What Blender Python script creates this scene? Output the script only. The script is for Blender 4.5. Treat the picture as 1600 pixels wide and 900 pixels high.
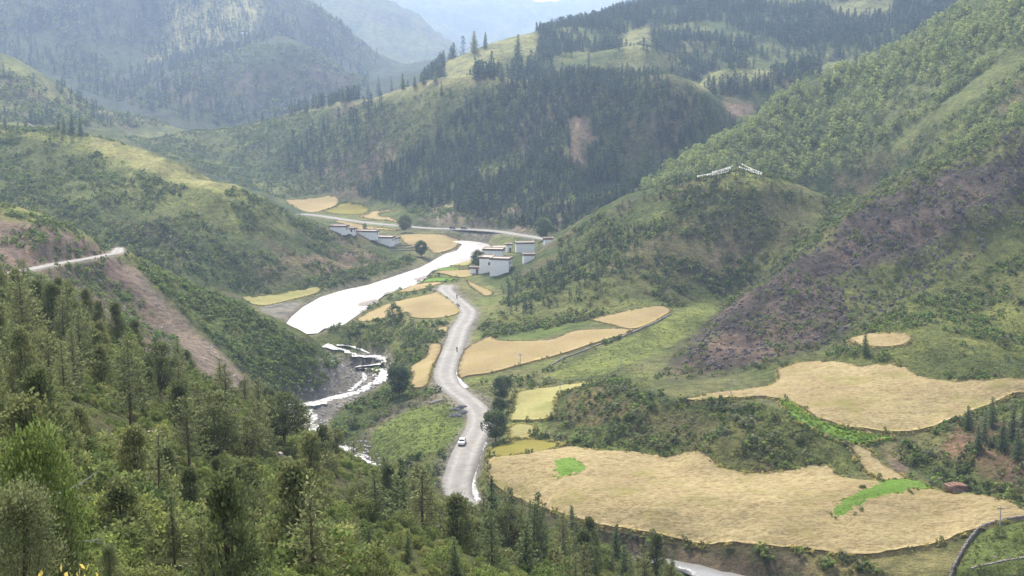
import bpy, bmesh, math, random
import numpy as np
from mathutils import Vector, Matrix
from mathutils.geometry import delaunay_2d_cdt
R = math.radians
rng = np.random.default_rng(11)
random.seed(11)
for o in list(bpy.data.objects): bpy.data.objects.remove(o)
sc = bpy.context.scene
COL = sc.collection
HAZE = 0.00015

# ------------------------------------------------------------------ camera, sky, sun, exposure
CAM_Z, PITCH, FPX = 100.0, R(9.5), 1931.0
cd = bpy.data.cameras.new('camera'); cam = bpy.data.objects.new('camera', cd); COL.objects.link(cam)
cam.location = (0, 0, CAM_Z); cam.rotation_euler = (math.pi/2 - PITCH, 0, 0)
cd.sensor_width = 36; cd.lens = FPX/1600*36; cd.clip_start = 0.3; cd.clip_end = 40000
sc.camera = cam
SUN_AZ, SUN_EL = R(-18), R(46)          # azimuth from +Y (ahead), negative = to the left
world = bpy.data.worlds.new('World'); sc.world = world; world.use_nodes = True
wn = world.node_tree.nodes; wl = world.node_tree.links
sky = wn.new('ShaderNodeTexSky'); sky.sky_type = 'NISHITA'; sky.sun_disc = False
sky.sun_elevation = SUN_EL; sky.sun_rotation = SUN_AZ; sky.altitude = 3500; sky.air_density = 1.0; sky.dust_density = 7.0
wn['Background'].inputs[1].default_value = 0.15
hs = wn.new('ShaderNodeHueSaturation'); hs.inputs['Saturation'].default_value = .34      # thin high cloud: a whiter sky
wl.new(sky.outputs[0], hs.inputs['Color']); wl.new(hs.outputs[0], wn['Background'].inputs[0])
sl = bpy.data.lights.new('sun', 'SUN'); sl.energy = 2.8; sl.angle = R(7); sl.color = (1, .92, .77)
sun = bpy.data.objects.new('sun', sl); COL.objects.link(sun)
sd = Vector((math.sin(SUN_AZ)*math.cos(SUN_EL), math.cos(SUN_AZ)*math.cos(SUN_EL), math.sin(SUN_EL)))
sun.rotation_euler = sd.to_track_quat('Z', 'Y').to_euler(); sun.location = (0, 300, 900)
sc.view_settings.view_transform = 'Standard'; sc.view_settings.look = 'None'
sc.view_settings.exposure = 1.5; sc.view_settings.gamma = 1.0
sc.render.engine = 'CYCLES'; sc.cycles.use_denoising = True
sc.cycles.max_bounces = 6; sc.cycles.diffuse_bounces = 2; sc.cycles.glossy_bounces = 2
sc.cycles.transmission_bounces = 3; sc.cycles.volume_bounces = 1; sc.cycles.transparent_max_bounces = 6

# ------------------------------------------------------------------ small helpers
def ray(px, py):
    dx = (np.asarray(px, float)-800)/FPX; dy = (450-np.asarray(py, float))/FPX
    cp, sp = math.cos(PITCH), math.sin(PITCH)
    return dx, cp+dy*sp, -sp+dy*cp
def at(px, py, Y=None, z=None):
    """the point seen at photo position px,py that lies Y metres ahead or at height z"""
    a, b, c = ray(px, py)
    t = Y/b if Y is not None else (z-CAM_Z)/c
    return (float(a*t), float(b*t), float(CAM_Z+c*t))
def project(x, y, z):
    cp, sp = math.cos(PITCH), math.sin(PITCH)
    zz = z-CAM_Z
    d = np.maximum(y*cp-zz*sp, 1e-3); u = y*sp+zz*cp
    return 800+FPX*x/d, 450-FPX*u/d
def hash2(ix, iy, seed):
    h = (ix.astype(np.int64)*374761393 + iy.astype(np.int64)*668265263 + seed*974634777) & 0xffffffff
    h = ((h ^ (h >> 13))*1274126177) & 0xffffffff
    h = ((h ^ (h >> 16))*2246822519) & 0xffffffff
    return ((h ^ (h >> 15)) & 0xffffff)/float(0xffffff)
def vnoise(x, y, seed=0):
    ix = np.floor(x); iy = np.floor(y); fx = x-ix; fy = y-iy
    ix = ix.astype(np.int64); iy = iy.astype(np.int64)
    fx = fx*fx*fx*(fx*(fx*6-15)+10); fy = fy*fy*fy*(fy*(fy*6-15)+10)
    a = hash2(ix, iy, seed); b = hash2(ix+1, iy, seed); c = hash2(ix, iy+1, seed); d = hash2(ix+1, iy+1, seed)
    return (a+(b-a)*fx)*(1-fy)+(c+(d-c)*fx)*fy
def fbm(x, y, scale, octv=4, seed=0, gain=.5, ridged=False):
    v = 0; a = 1; tot = 0; f = 1/scale
    for k in range(octv):
        ang = .7*k+.3; xr = x*math.cos(ang)-y*math.sin(ang); yr = x*math.sin(ang)+y*math.cos(ang)
        n = vnoise(xr*f+17.3*k, yr*f-9.1*k, seed+k)
        if ridged: n = 1-np.abs(2*n-1)
        v = v+a*n; tot += a; a *= gain; f *= 2.03
    return v/tot*2-1
def sstep(a, b, x):
    t = np.clip((x-a)/(b-a), 0, 1); return t*t*(3-2*t)
def inpoly(px, py, poly):
    c = np.zeros(np.shape(px), bool); n = len(poly)
    for i in range(n):
        x0, y0 = poly[i]; x1, y1 = poly[i-1]
        if y0 == y1: continue
        c ^= ((y0 > py) != (y1 > py)) & (px < (x1-x0)*(py-y0)/(y1-y0)+x0)
    return c
def catmull(pts, n=6):
    p = [np.array(q, float) for q in pts]; p = [2*p[0]-p[1]]+p+[2*p[-1]-p[-2]]; out = []
    for i in range(1, len(p)-2):
        for k in range(n):
            t = k/n
            out.append(.5*((2*p[i])+(-p[i-1]+p[i+1])*t+(2*p[i-1]-5*p[i]+4*p[i+1]-p[i+2])*t*t+(-p[i-1]+3*p[i]-3*p[i+1]+p[i+2])*t**3))
    out.append(p[-2]); return np.array(out)
def tag(o, label=None, cat=None, group=None, kind=None):
    for k, v in (('label', label), ('category', cat), ('group', group), ('kind', kind)):
        if v: o[k] = v
    return o
def mesh_np(name, v, faces, mat=None, smooth=False):
    """v (N,3); faces: array (M,k) or list of arrays of equal k"""
    me = bpy.data.meshes.new(name)
    fs = faces if isinstance(faces, list) else [faces]
    fs = [np.asarray(f, np.int32) for f in fs if len(f)]
    me.vertices.add(len(v)); me.vertices.foreach_set('co', np.asarray(v, np.float32).ravel())
    li = np.concatenate([f.ravel() for f in fs]); tot = np.concatenate([np.full(len(f), f.shape[1], np.int32) for f in fs])
    me.loops.add(len(li)); me.loops.foreach_set('vertex_index', li)
    me.polygons.add(len(tot)); me.polygons.foreach_set('loop_start', np.concatenate([[0], np.cumsum(tot)[:-1]]).astype(np.int32))
    me.polygons.foreach_set('loop_total', tot)
    if smooth: me.polygons.foreach_set('use_smooth', np.ones(len(tot), bool))
    me.update(calc_edges=True)
    if mat: me.materials.append(mat)
    return me
def obj(name, me, parent=None, loc=None):
    o = bpy.data.objects.new(name, me); COL.objects.link(o)
    if parent is not None: o.parent = parent
    if loc is not None: o.location = loc
    return o
def empty(name, loc, rz=0, s=1):
    o = obj(name, None, None, loc); o.rotation_euler = (0, 0, rz); o.scale = (s, s, s); o.empty_display_size = .3
    return o
def col_attr(me, arr, name='tint', domain='POINT'):
    a = me.color_attributes.new(name, 'FLOAT_COLOR', domain)
    c = np.ones((len(arr), 4), np.float32); c[:, :3] = arr; a.data.foreach_set('color', c.ravel())

# ------------------------------------------------------------------ materials
def nodemat(name):
    m = bpy.data.materials.new(name); m.use_nodes = True
    return m, m.node_tree.nodes, m.node_tree.links, m.node_tree.nodes['Principled BSDF']
def mathn(n, l, op, a, b):
    k = n.new('ShaderNodeMath'); k.operation = op
    for i, v in enumerate((a, b)):
        if isinstance(v, (int, float)): k.inputs[i].default_value = v
        else: l.new(v, k.inputs[i])
    return k.outputs[0]
def mixc(n, l, fac, a, b, mode='MIX'):
    k = n.new('ShaderNodeMix'); k.data_type = 'RGBA'; k.blend_type = mode; k.clamp_factor = True
    for s, v in ((k.inputs[0], fac), (k.inputs[6], a), (k.inputs[7], b)):
        if isinstance(v, (int, float)): s.default_value = v
        elif isinstance(v, tuple): s.default_value = (*v, 1)
        else: l.new(v, s)
    return k.outputs[2]
def noise_n(n, l, scale, detail=4, rough=.6, coord='Object', vec=None, mapping=None):
    if vec is None:
        tc = n.new('ShaderNodeTexCoord'); vec = tc.outputs[coord]
    if mapping:
        mp = n.new('ShaderNodeMapping'); mp.inputs['Scale'].default_value = mapping; l.new(vec, mp.inputs[0]); vec = mp.outputs[0]
    k = n.new('ShaderNodeTexNoise'); k.inputs['Scale'].default_value = scale; k.inputs['Detail'].default_value = detail
    k.inputs['Roughness'].default_value = rough; l.new(vec, k.inputs['Vector'])
    return k.outputs[0]
def ramp(n, l, fac, stops):
    k = n.new('ShaderNodeValToRGB'); e = k.color_ramp.elements
    while len(e) < len(stops): e.new(.5)
    for i, (p, c) in enumerate(stops):
        e[i].position = p; e[i].color = (*c, 1) if isinstance(c, tuple) else (c, c, c, 1)
    l.new(fac, k.inputs[0]); return k.outputs[0]
def bump(n, l, bs, height, strength, dist):
    b = n.new('ShaderNodeBump'); b.inputs['Strength'].default_value = strength; b.inputs['Distance'].default_value = dist
    l.new(height, b.inputs['Height']); l.new(b.outputs[0], bs.inputs['Normal'])
def plain(name, col, rough=.85, var=.18, scale=1.5, bmp=0.0, spec=.2):
    m, n, l, bs = nodemat(name)
    f = noise_n(n, l, scale, 5, .65)
    a = tuple(c*(1-var) for c in col); b = tuple(min(1, c*(1+var)) for c in col)
    l.new(ramp(n, l, f, [(.3, a), (.7, b)]), bs.inputs['Base Color'])
    bs.inputs['Roughness'].default_value = rough; bs.inputs['Specular IOR Level'].default_value = spec
    if bmp: bump(n, l, bs, f, .6, bmp)
    return m
def leafmat(name, trans=.35, rough=.7, objvar=.25):
    m, n, l, bs = nodemat(name)
    at_ = n.new('ShaderNodeAttribute'); at_.attribute_name = 'tint'
    oi = n.new('ShaderNodeObjectInfo')
    k = mathn(n, l, 'MULTIPLY_ADD', oi.outputs['Random'], 2*objvar)
    k.node.inputs[2].default_value = 1-objvar
    hv = n.new('ShaderNodeHueSaturation'); l.new(at_.outputs['Color'], hv.inputs['Color']); l.new(k, hv.inputs['Value'])
    h2 = mathn(n, l, 'MULTIPLY_ADD', oi.outputs['Random'], -.035); h2.node.inputs[2].default_value = .5175
    l.new(h2, hv.inputs['Hue'])
    l.new(hv.outputs[0], bs.inputs['Base Color']); bs.inputs['Roughness'].default_value = rough
    bs.inputs['Specular IOR Level'].default_value = .15
    tr = n.new('ShaderNodeBsdfTranslucent'); l.new(hv.outputs[0], tr.inputs[0])
    mx = n.new('ShaderNodeMixShader'); mx.inputs[0].default_value = trans
    l.new(bs.outputs[0], mx.inputs[1]); l.new(tr.outputs[0], mx.inputs[2]); l.new(mx.outputs[0], n['Material Output'].inputs[0])
    return m

# ------------------------------------------------------------------ terrain: survey points, triangulated, smoothed, roughened
APEX = 60.0
def row_list():
    s = [28.0]
    while s[-1] < 9500:
        Y = s[-1]-APEX
        k = .016 if Y < 90 else .0095 if Y < 250 else .0056 if Y < 1250 else .013
        s.append(s[-1]*(1+k))
    return np.array(s)
S = row_list(); NR = len(S); NC = 760
T = np.linspace(-.66, .66, NC)
GX = S[:, None]*T[None, :]; GY = np.repeat(S[:, None]-APEX, NC, 1)
CP = []; CE = []            # survey points (x,y,z) and breaklines
def pts(lst, line=False, back=None):
    """lst of (px, py, 'z'|'Y', value); back=(dY,dz): a second, lower row behind a crest"""
    idx = []
    for (px, py, k, v) in lst:
        p = at(px, py, **{k: v}); CP.append(p); idx.append(len(CP)-1)
        if back:
            b = at(px, py, Y=p[1]+back[0]); CP.append((b[0], b[1], p[2]-back[1]))
    if line: CE.extend(zip(idx[:-1], idx[1:]))
def hid(lst):
    """points the photo does not show: (px direction, Y, z)"""
    for px, Y, z in lst:
        CP.append(((px-800)/FPX*Y/math.cos(PITCH)*.99, Y, z))
Zf = lambda lst: pts([(a, b, 'z', c) for a, b, c in lst])
Yf = lambda lst, **k: pts([(a, b, 'Y', c) for a, b, c in lst], **k)
# valley floor, river and terraces
Zf([(764,376,0),(720,392,0),(655,428,0),(577,455,0),(500,485,0),(460,505,0),(480,335,4),(560,347,4),(645,352,4.5),(720,358,5),(800,365,6),(855,377,7),
    (450,311,6),(530,308,7),(600,318,7),(640,335,7),(690,375,2),(625,367,3),(520,362,5),(575,373,4),(610,383,3),(640,402,2),
    (785,430,6),(765,426,5),(742,424,4),(800,394,5),(835,397,8),(748,441,3.5),(600,480,2.5),(650,475,4),(690,460,4.5),(698,450,5),(640,446,2),(580,502,2),(700,426,3),(720,410,1.5),
    (733,487,4.5),(707,548,4.5),(700,597,4.5),(748,648,4),(735,695,3.5),(716,758,3),(560,520,1),(520,545,-2),(600,575,-2.5),(560,608,-3),(480,632,-3),(540,575,-2),(620,545,2.5),
    (625,608,1),(600,650,0),(570,680,-1.5),(575,722,-4),(500,692,-4),(650,690,2),(690,640,3.5),(470,662,-3.5),(665,600,3.5),(660,720,1.5),
    (770,600,5),(850,560,6),(980,520,8),(1040,490,9),(800,640,4.5),(850,655,5),(790,690,4),(870,612,6),(960,590,9),(1010,587,11),(920,694,5.5),(1060,703,7),(1000,552,10),(1110,485,11),(760,540,5.5)])
Zf([(770,740,5),(900,760,6),(1100,800,7),(1340,868,5),(1200,857,4.8),(1000,833,4.2),(870,804,3.8),(1560,818,9),(1600,803,10),(1400,770,9),(1272,733,8.5),(1120,737,7.5),(900,702,6),(1030,717,6.5),
    (1060,874,1.2),(1250,890,2.2),(1480,872,5),(1530,838,8),(1600,865,9),(1500,900,6)])
hid([(1150,236,1),(1350,226,1.5),(1600,212,4),(1900,210,8),(850,247,0),(1000,240,.5),(700,278,-4),(560,305,-3),(1100,215,5),(1350,200,6),(1700,180,12)])
# mound, upper terraces
Zf([(870,660,5),(960,696,6),(960,607,12),(1067,629,15),(1010,655,11.5),(1200,642,15.5),(1250,668,14),(1300,692,12.5),(1120,682,12.5),(1000,690,8),(1200,700,11.5),(905,625,8.5),
    (1380,682,12.5),(1276,661,14.5),(1500,658,14.5),(1600,618,17),(1400,630,16.5),(1380,574,19.5),(1276,568,18),(1215,600,15.5),(1144,618,15.2),(1500,598,19),(1600,595,20)])
Yf([(1600,645,298),(1500,682,292),(1450,742,280),(1350,545,357),(1450,560,345),(1550,563,338),(1380,532,361),(1470,520,360),(1600,520,375)])
# purple rocky ridge on the right
Yf([(1600,400,430),(1500,450,420),(1600,300,465)])
Zf([(1040,592,10.5),(1100,587,12),(1200,572,15),(1300,552,18.5)]); Yf([(1350,520,385),(1420,480,400),(1250,490,415),(1400,390,445)])
Yf([(1600,205,490),(1540,237,488),(1470,268,482),(1400,300,476),(1340,330,470),(1285,375,460),(1230,420,450),(1180,455,440),(1130,490,430),(1090,525,415),(1058,556,400)], line=True, back=(38,7))
Yf([(1140,467,520),(1210,402,538),(1300,335,585),(1590,190,580),(1500,235,570),(1400,290,565)])
# prayer-flag hill
Yf([(850,402,600),(870,382,622),(960,322,622),(1040,294,602),(1090,276,592),(1150,268,590),(1230,284,592),(1330,309,600)], line=True, back=(70,16))
Yf([(760,502,490),(900,500,479),(1000,470,500),(900,440,530),(1000,400,545),(1100,350,560),(820,470,530),(1100,430,530),(1200,342,563),(940,370,580)])
# birch slope behind it
Yf([(1000,297,760),(1100,237,765),(1180,185,790),(1250,142,820),(1320,112,820),(1380,88,820),(1450,44,820),(1520,2,820),(1600,-55,820)], line=True, back=(110,36))
Yf([(1300,280,690),(1450,180,680),(1600,100,660),(1250,250,720),(1150,240,730)])
# mountain across the river
Yf([(740,300,870),(740,200,960),(900,300,830),(900,200,910),(600,250,1020),(660,330,850),(1000,300,790),(1080,200,880),(1130,160,930),(820,330,800),(540,210,1150),(450,240,1130),(350,260,1120)])
Yf([(200,213,1200),(270,206,1230),(350,197,1250),(420,183,1245),(490,168,1230),(560,152,1180),(620,140,1090),(690,126,1020),(760,122,1000),(830,120,985),(930,116,980),(1000,126,980),(1060,140,980)], line=True, back=(90,14))
Yf([(1060,142,985),(1120,111,1040),(1210,110,1040),(1270,105,1050),(1370,85,1060),(1450,62,1060)], back=(80,12))
Yf([(640,150,1300),(715,89,1300),(760,69,1300),(830,51,1300),(900,36,1400),(1000,10,1500),(1100,-20,1600),(1300,-30,1600),(1600,-80,1500)], line=True, back=(200,40))
Yf([(740,104,1160),(830,90,1160),(960,70,1250),(930,100,1110),(1040,86,1110),(1200,62,1300),(1400,32,1300),(1080,66,1260)])
# spur hill on the left bank
Yf([(0,198,760),(70,200,758),(140,209,750),(225,236,725),(300,272,700),(380,286,675),(440,326,678),(520,371,682),(560,385,684)], line=True, back=(90,22))
Zf([(600,396,4),(622,411,1.5),(560,441,1.5),(500,449,1.5),(390,460,2)])
Yf([(250,340,610),(100,300,640),(0,290,640),(400,380,618),(500,412,626),(150,250,700),(60,255,690),(300,300,655),(320,420,570)])
hid([(250,545,6),(100,580,22),(0,590,30),(440,512,0.5),(350,512,2),(250,515,4),(100,530,14),(0,550,22)])
# near spur with the landslide scar and its cut road
Yf([(0,321,420),(60,331,420),(110,352,423),(150,374,427),(182,391,430),(250,421,430),(350,466,430),(430,501,425),(500,536,420),(530,567,418)], line=True, back=(45,16))
Yf([(20,424,350),(100,413,385),(180,396,424),(60,385,385),(100,450,345),(200,500,360),(290,520,387),(350,560,377),(430,570,392),(400,625,345),(240,450,400)])
Zf([(530,578,0),(500,610,-1),(470,625,-2)])
# far ranges
Yf([(0,86,1300),(60,120,1310),(100,141,1330),(200,166,1380),(310,196,1430)], line=True, back=(120,25))
Yf([(0,180,1050),(100,190,1080)]); hid([(0,880,58),(150,860,50)])
Yf([(340,192,1600),(450,162,1700),(200,120,1900),(80,60,1950)])
Yf([(290,85,1880),(327,72,1900),(398,51,1930),(450,54,1950),(520,92,1900),(560,120,1850)], line=True, back=(120,30))
Yf([(0,-45,2350),(250,-40,2350),(400,-25,2400),(480,-5,2400),(540,30,2450),(590,75,2500),(604,100,2450)], line=True, back=(300,60))
Yf([(480,-70,4200),(620,0,4200),(660,30,4300),(700,60,4400),(735,88,4400)], line=True, back=(500,120))
Yf([(400,-90,7500),(620,-45,7500),(760,-12,7600),(830,-2,7700),(890,12,7800),(1000,-10,7800),(1300,-60,7800)], line=True, back=(700,200))
hid([(700,1900,95),(680,2800,120),(720,3600,150),(800,5500,220),(1000,3000,230),(1300,3000,260),(1600,3000,300),(300,3200,200)])
# near slope below the camera
CP.extend([(0,0,98.3),(-14,0,99.5),(14,0,93.5),(-40,-30,108),(40,-30,88),(0,-30,101),(0,14,92),(0,30,84.5),(20,30,80),(45,30,74),(-16,30,89)])
Yf([(30,880,34),(400,880,58),(800,892,112),(0,480,150),(130,500,182),(250,580,195),(380,642,218),(470,668,240),(540,722,236),(620,762,226),(700,802,217),(850,832,207),(1000,882,205),
    (100,600,110),(100,750,60),(300,700,110),(300,830,70),(500,700,182),(500,800,118),(650,870,122),(850,890,152)])
hid([(1000,120,42),(1300,150,24),(1300,80,58),(1700,120,36),(1900,60,72),(400,292,8),(250,285,24),(100,262,44),(-100,262,52),(1500,170,20)])
# beyond the sides of the frame the slopes run on
for (x, y, z) in list(CP):
    px = 800+FPX*x/max(y, 1)
    if y > 60 and px < 120: CP.append((x-.22*(y+60), y+5, z+.05*(y**.8)))
    if y > 60 and px > 1470: CP.append((x+.22*(y+60), y+5, z+.05*(y**.8)))
for Y in (-40, 60, 200, 500, 1000, 2000, 4000, 9800):
    k = .9 if Y > 0 else .9
    for sgn in (-1, 1):
        CP.append((sgn*.95*(Y+80), Y, (98 if sgn < 0 else 60) if Y < 100 else 60+.09*Y))
CP.extend([(0, 9900, 300), (-4000, 9900, 400), (4000, 9900, 400), (0, -50, 103)])
CPa = np.array(CP)
vout, eout, fout, ov, oe, of = delaunay_2d_cdt([Vector((p[0], p[1])) for p in CP], CE, [], 0, 1e-3)
VX = np.array([(v.x, v.y) for v in vout])
owner = [o_[0] if len(o_) else -1 for o_ in ov]
def tin(zc):
    vz = np.zeros(len(VX))
    for i, o_ in enumerate(owner):
        if o_ >= 0: vz[i] = zc[o_]
        else:
            d = np.hypot(CPa[:, 0]-VX[i, 0], CPa[:, 1]-VX[i, 1]); k = np.argsort(d)[:2]; w = 1/(d[k]+.1); vz[i] = (zc[k]*w).sum()/w.sum()
    Z = np.full((NR, NC), 60.0)
    for f in fout:
        a, b, c = (VX[i] for i in f); za, zb, zc_ = (vz[i] for i in f)
        den = (b[1]-c[1])*(a[0]-c[0])+(c[0]-b[0])*(a[1]-c[1])
        if abs(den) < 1e-9: continue
        y0 = min(a[1], b[1], c[1]); y1 = max(a[1], b[1], c[1])
        i0 = max(0, np.searchsorted(S, y0+APEX)-1); i1 = min(NR, np.searchsorted(S, y1+APEX)+1)
        if i1 <= i0: continue
        tt = [p[0]/max(p[1]+APEX, 20) for p in (a, b, c)]
        j0 = max(0, np.searchsorted(T, min(tt)-.002)-1); j1 = min(NC, np.searchsorted(T, max(tt)+.002)+1)
        if y0 < -20: j0, j1 = 0, NC
        if j1 <= j0: continue
        X = GX[i0:i1, j0:j1]; Yg = GY[i0:i1, j0:j1]
        l1 = ((b[1]-c[1])*(X-c[0])+(c[0]-b[0])*(Yg-c[1]))/den
        l2 = ((c[1]-a[1])*(X-c[0])+(a[0]-c[0])*(Yg-c[1]))/den
        l3 = 1-l1-l2; m = (l1 >= -1e-6) & (l2 >= -1e-6) & (l3 >= -1e-6)
        Z[i0:i1, j0:j1][m] = (l1*za+l2*zb+l3*zc_)[m]
    return Z
def blur(Z, sr, scol):
    for ax, s in ((0, sr), (1, scol)):
        n = int(3*s); k = np.exp(-.5*(np.arange(-n, n+1)/s)**2); k /= k.sum()
        P = np.pad(Z, [(n, n) if ax == 0 else (0, 0), (n, n) if ax == 1 else (0, 0)], mode='edge')
        out = np.zeros_like(Z)
        for q, w in enumerate(k): out += w*(P[q:q+Z.shape[0]] if ax == 0 else P[:, q:q+Z.shape[1]])
        Z = out
    return Z
def sample(Z, x, y):
    s = np.clip(np.asarray(y, float)+APEX, S[0], S[-1]-1e-3); fi = np.interp(s, S, np.arange(NR)); i = np.clip(fi.astype(int), 0, NR-2); u = fi-i
    fj = np.clip((np.asarray(x, float)/s-T[0])/(T[1]-T[0]), 0, NC-1.001); j = fj.astype(int); w = fj-j
    return (Z[i, j]*(1-w)+Z[i, j+1]*w)*(1-u)+(Z[i+1, j]*(1-w)+Z[i+1, j+1]*w)*u
zc = CPa[:, 2].copy()
for it in range(4):
    Z = tin(zc); Z = blur(Z, 4.0, 7.0)
    if it < 3:
        res = CPa[:, 2]-sample(Z, CPa[:, 0], CPa[:, 1]); ok = (np.abs(CPa[:, 0]) < .62*(CPa[:, 1]+APEX)) & (CPa[:, 1] > -25)
        zc += np.where(ok, np.clip(res, -20, 20)*.8, 0)
# relief: gullies and ribs on the hills, little on the valley floor
PX, PY = project(GX, GY, Z)
dzr = np.gradient(Z, axis=0)/np.gradient(GY, axis=0); dzc = np.gradient(Z, axis=1)/np.gradient(GX, axis=1)
slope = np.hypot(dzr, dzc)
hill = blur(sstep(.10, .32, slope), 3, 5)
dist = np.hypot(GX, GY)
rel = np.clip(dist/600, .25, 8)
g1 = fbm(GX+6*fbm(GX, GY, 40, 2, 5), GY, 46, 4, 3, ridged=True)-.25
g2 = fbm(GX, GY, 13, 4, 9); g3 = fbm(GX, GY, 260, 4, 21, ridged=True)-.25
Z += hill*(3.0*g1*np.clip(rel, .3, 1.6)+.75*g2)+.12*g2*(dist < 900)
far = sstep(1350, 1700, GY); g4 = fbm(GX+25*fbm(GX, GY, 120, 2, 44), GY*.7, 150, 5, 41, gain=.55, ridged=True)-.2
Z += far*(20*g3*np.clip(GY/3000, .5, 2)+14*g4*np.clip(GY/2000, .6, 2))+hill*sstep(520, 700, GY)*(1-far)*5*(fbm(GX+12*fbm(GX, GY, 60, 2, 45), GY*.75, 75, 4, 47, ridged=True)-.2)
# purple ridge: craggier
mr = inpoly(PX, PY, [(1040,600),(1060,540),(1130,480),(1230,405),(1340,315),(1470,250),(1620,180),(1620,330),(1480,430),(1380,500),(1250,560)]) & (GY > 370) & (GY < 520)
mrock = blur(mr.astype(float), 3, 4)
Z += mrock*(3.6*(fbm(GX, GY, 22, 5, 31, ridged=True)-.15)+1.1*fbm(GX, GY, 7, 4, 35, ridged=True)+.5*fbm(GX, GY, 3.5, 3, 36))
def ground(x, y): return sample(Z, x, y)
def hit(px, py, Ymin=8.0, Ymax=9000.0):
    """first ground point seen at each photo position, beyond Ymin"""
    px = np.atleast_1d(np.asarray(px, float)); py = np.atleast_1d(np.asarray(py, float))
    a, b, c = ray(px, py); n = 2600; Ys = np.geomspace(Ymin, Ymax, n)
    done = np.zeros(len(px), bool); outY = np.full(len(px), Ymax); prev = None
    for k0 in range(0, n, 130):
        yy = Ys[k0:k0+130]
        t = yy[None, :]/b[:, None]; d = CAM_Z+c[:, None]*t-sample(Z, a[:, None]*t, np.broadcast_to(yy[None, :], t.shape))
        below = d < 0
        for q in np.where(~done & below.any(1))[0]:
            k = int(np.argmax(below[q]))
            if k > 0: w = d[q, k-1]/(d[q, k-1]-d[q, k]); outY[q] = yy[k-1]+w*(yy[k]-yy[k-1])
            else: outY[q] = yy[0]
            done[q] = True
    t = outY/b; x = a*t
    return np.stack([x, outY, sample(Z, x, outY)], 1)
def along(P, step=2.0):
    d = np.concatenate([[0], np.cumsum(np.hypot(*(np.diff(P[:, :2], axis=0).T)))]); n = max(2, int(d[-1]/step)+1); q = np.linspace(0, d[-1], n)
    return np.stack([np.interp(q, d, P[:, k]) for k in range(3)], 1)
def smooth1(v, n):
    k = np.ones(2*n+1)/(2*n+1); return np.convolve(np.pad(v, n, mode='edge'), k, 'valid')
def near_line(P, reach):
    """distance of each grid vertex to a polyline and its height there"""
    D = np.full((NR, NC), 1e9); H = np.zeros((NR, NC))
    i0 = max(0, np.searchsorted(S, P[:, 1].min()-reach+APEX)-1); i1 = min(NR, np.searchsorted(S, P[:, 1].max()+reach+APEX)+1)
    X = GX[i0:i1]; Yg = GY[i0:i1]; d_ = D[i0:i1]; h_ = H[i0:i1]
    for a, b in zip(P[:-1], P[1:]):
        jm = (np.abs(X-(a[0]+b[0])/2) < reach+6) & (np.abs(Yg-(a[1]+b[1])/2) < reach+6)
        if not jm.any(): continue
        x = X[jm]; y = Yg[jm]; ab = b[:2]-a[:2]; t = np.clip(((x-a[0])*ab[0]+(y-a[1])*ab[1])/max(ab@ab, 1e-9), 0, 1)
        dd = np.hypot(x-a[0]-t*ab[0], y-a[1]-t*ab[1]); cur = d_[jm]; m = dd < cur
        cur[m] = dd[m]; d_[jm] = cur; hh = h_[jm]; hh[m] = (a[2]+t*(b[2]-a[2]))[m]; h_[jm] = hh
    return D, H
def carve(P, half, drop, fade):
    global Z
    D, H = near_line(P, half+fade)
    w = 1-sstep(half, half+fade, D); Z = Z*(1-w)+(H-drop)*w
    return D
def path_from(pix, Ymin, n=5, sm=6, step=2.0, xy=2):
    c = catmull(pix, n); P = hit(c[:, 0], c[:, 1], Ymin); P = along(P, step); P[:, 2] = smooth1(P[:, 2], sm)
    P[:, 0] = smooth1(P[:, 0], xy); P[:, 1] = smooth1(P[:, 1], xy); return P
ROAD = path_from([(700,446),(695,452),(706,463),(722,476),(732,487),(727,501),(718,514),(713,530),(706,548),(700,565),(695,582),(699,596),(712,610),(727,621),(741,634),(750,648),(749,664),(742,680),(734,695),(725,711),(719,726),(714,742),(712,758),(714,775),(720,792)], 255, sm=9)
ROAD = np.concatenate([ROAD, along(np.array([ROAD[-1], ROAD[-1]+(4,-14,-.3), ROAD[-1]+(15,-28,-.6), ROAD[-1]+(40,-40,-1)]), 2.0)[1:]])
FAR_ROAD = path_from([(470,333),(500,338),(560,346),(620,352),(680,357),(740,359),(790,363),(830,368),(862,379),(880,392)], 640, sm=10, step=4)
CUT_ROAD = path_from([(-60,440),(18,423),(60,417),(100,411),(140,404),(170,397),(186,390)], 330, sm=6)
CUT_ROAD[:, 2] = smooth1(CUT_ROAD[:, 2], 12)
D_road = carve(ROAD, 4.3, .25, 4.0); D_far = carve(FAR_ROAD, 4.0, .25, 7); D_cut = carve(CUT_ROAD, 3.4, .2, 4.5)
def wpoly(pix, Ymin):
    P = hit([p[0] for p in pix], [p[1] for p in pix], Ymin); return P
RIV = wpoly([(690,371),(718,369),(745,368.5),(764,373),(768,380),(760,388),(750,396),(719,408),(700,412),(675,420),(655,435),(641,442),(601,456),(580,472),(553,489),(530,505),(507,508),(496,517),(470,520),(430,512),
             (446,503),(456,492),(473,479),(500,462),(530,450),(577,438),(624,425),(655,415),(672,405),(692,396),(714,389),(722,378),(712,374)], 455)
Pl = catmull([(-20+RIV[18,0],RIV[18,1]+2),(RIV[18,0]-60,RIV[18,1]-2)], 1)
RIV2 = [tuple(p[:2]) for p in RIV[:19]]+[(RIV[18,0]-70, RIV[18,1]-6), (RIV[19,0]-70, RIV[19,1]+16)]+[tuple(p[:2]) for p in RIV[19:]]
mriv = inpoly(GX, GY, RIV2); wr = np.clip(blur(mriv.astype(float), 1.2, 2.0)*1.7, 0, 1)
Z = Z*(1-wr)+wr*np.minimum(Z, -1.6)
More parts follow.
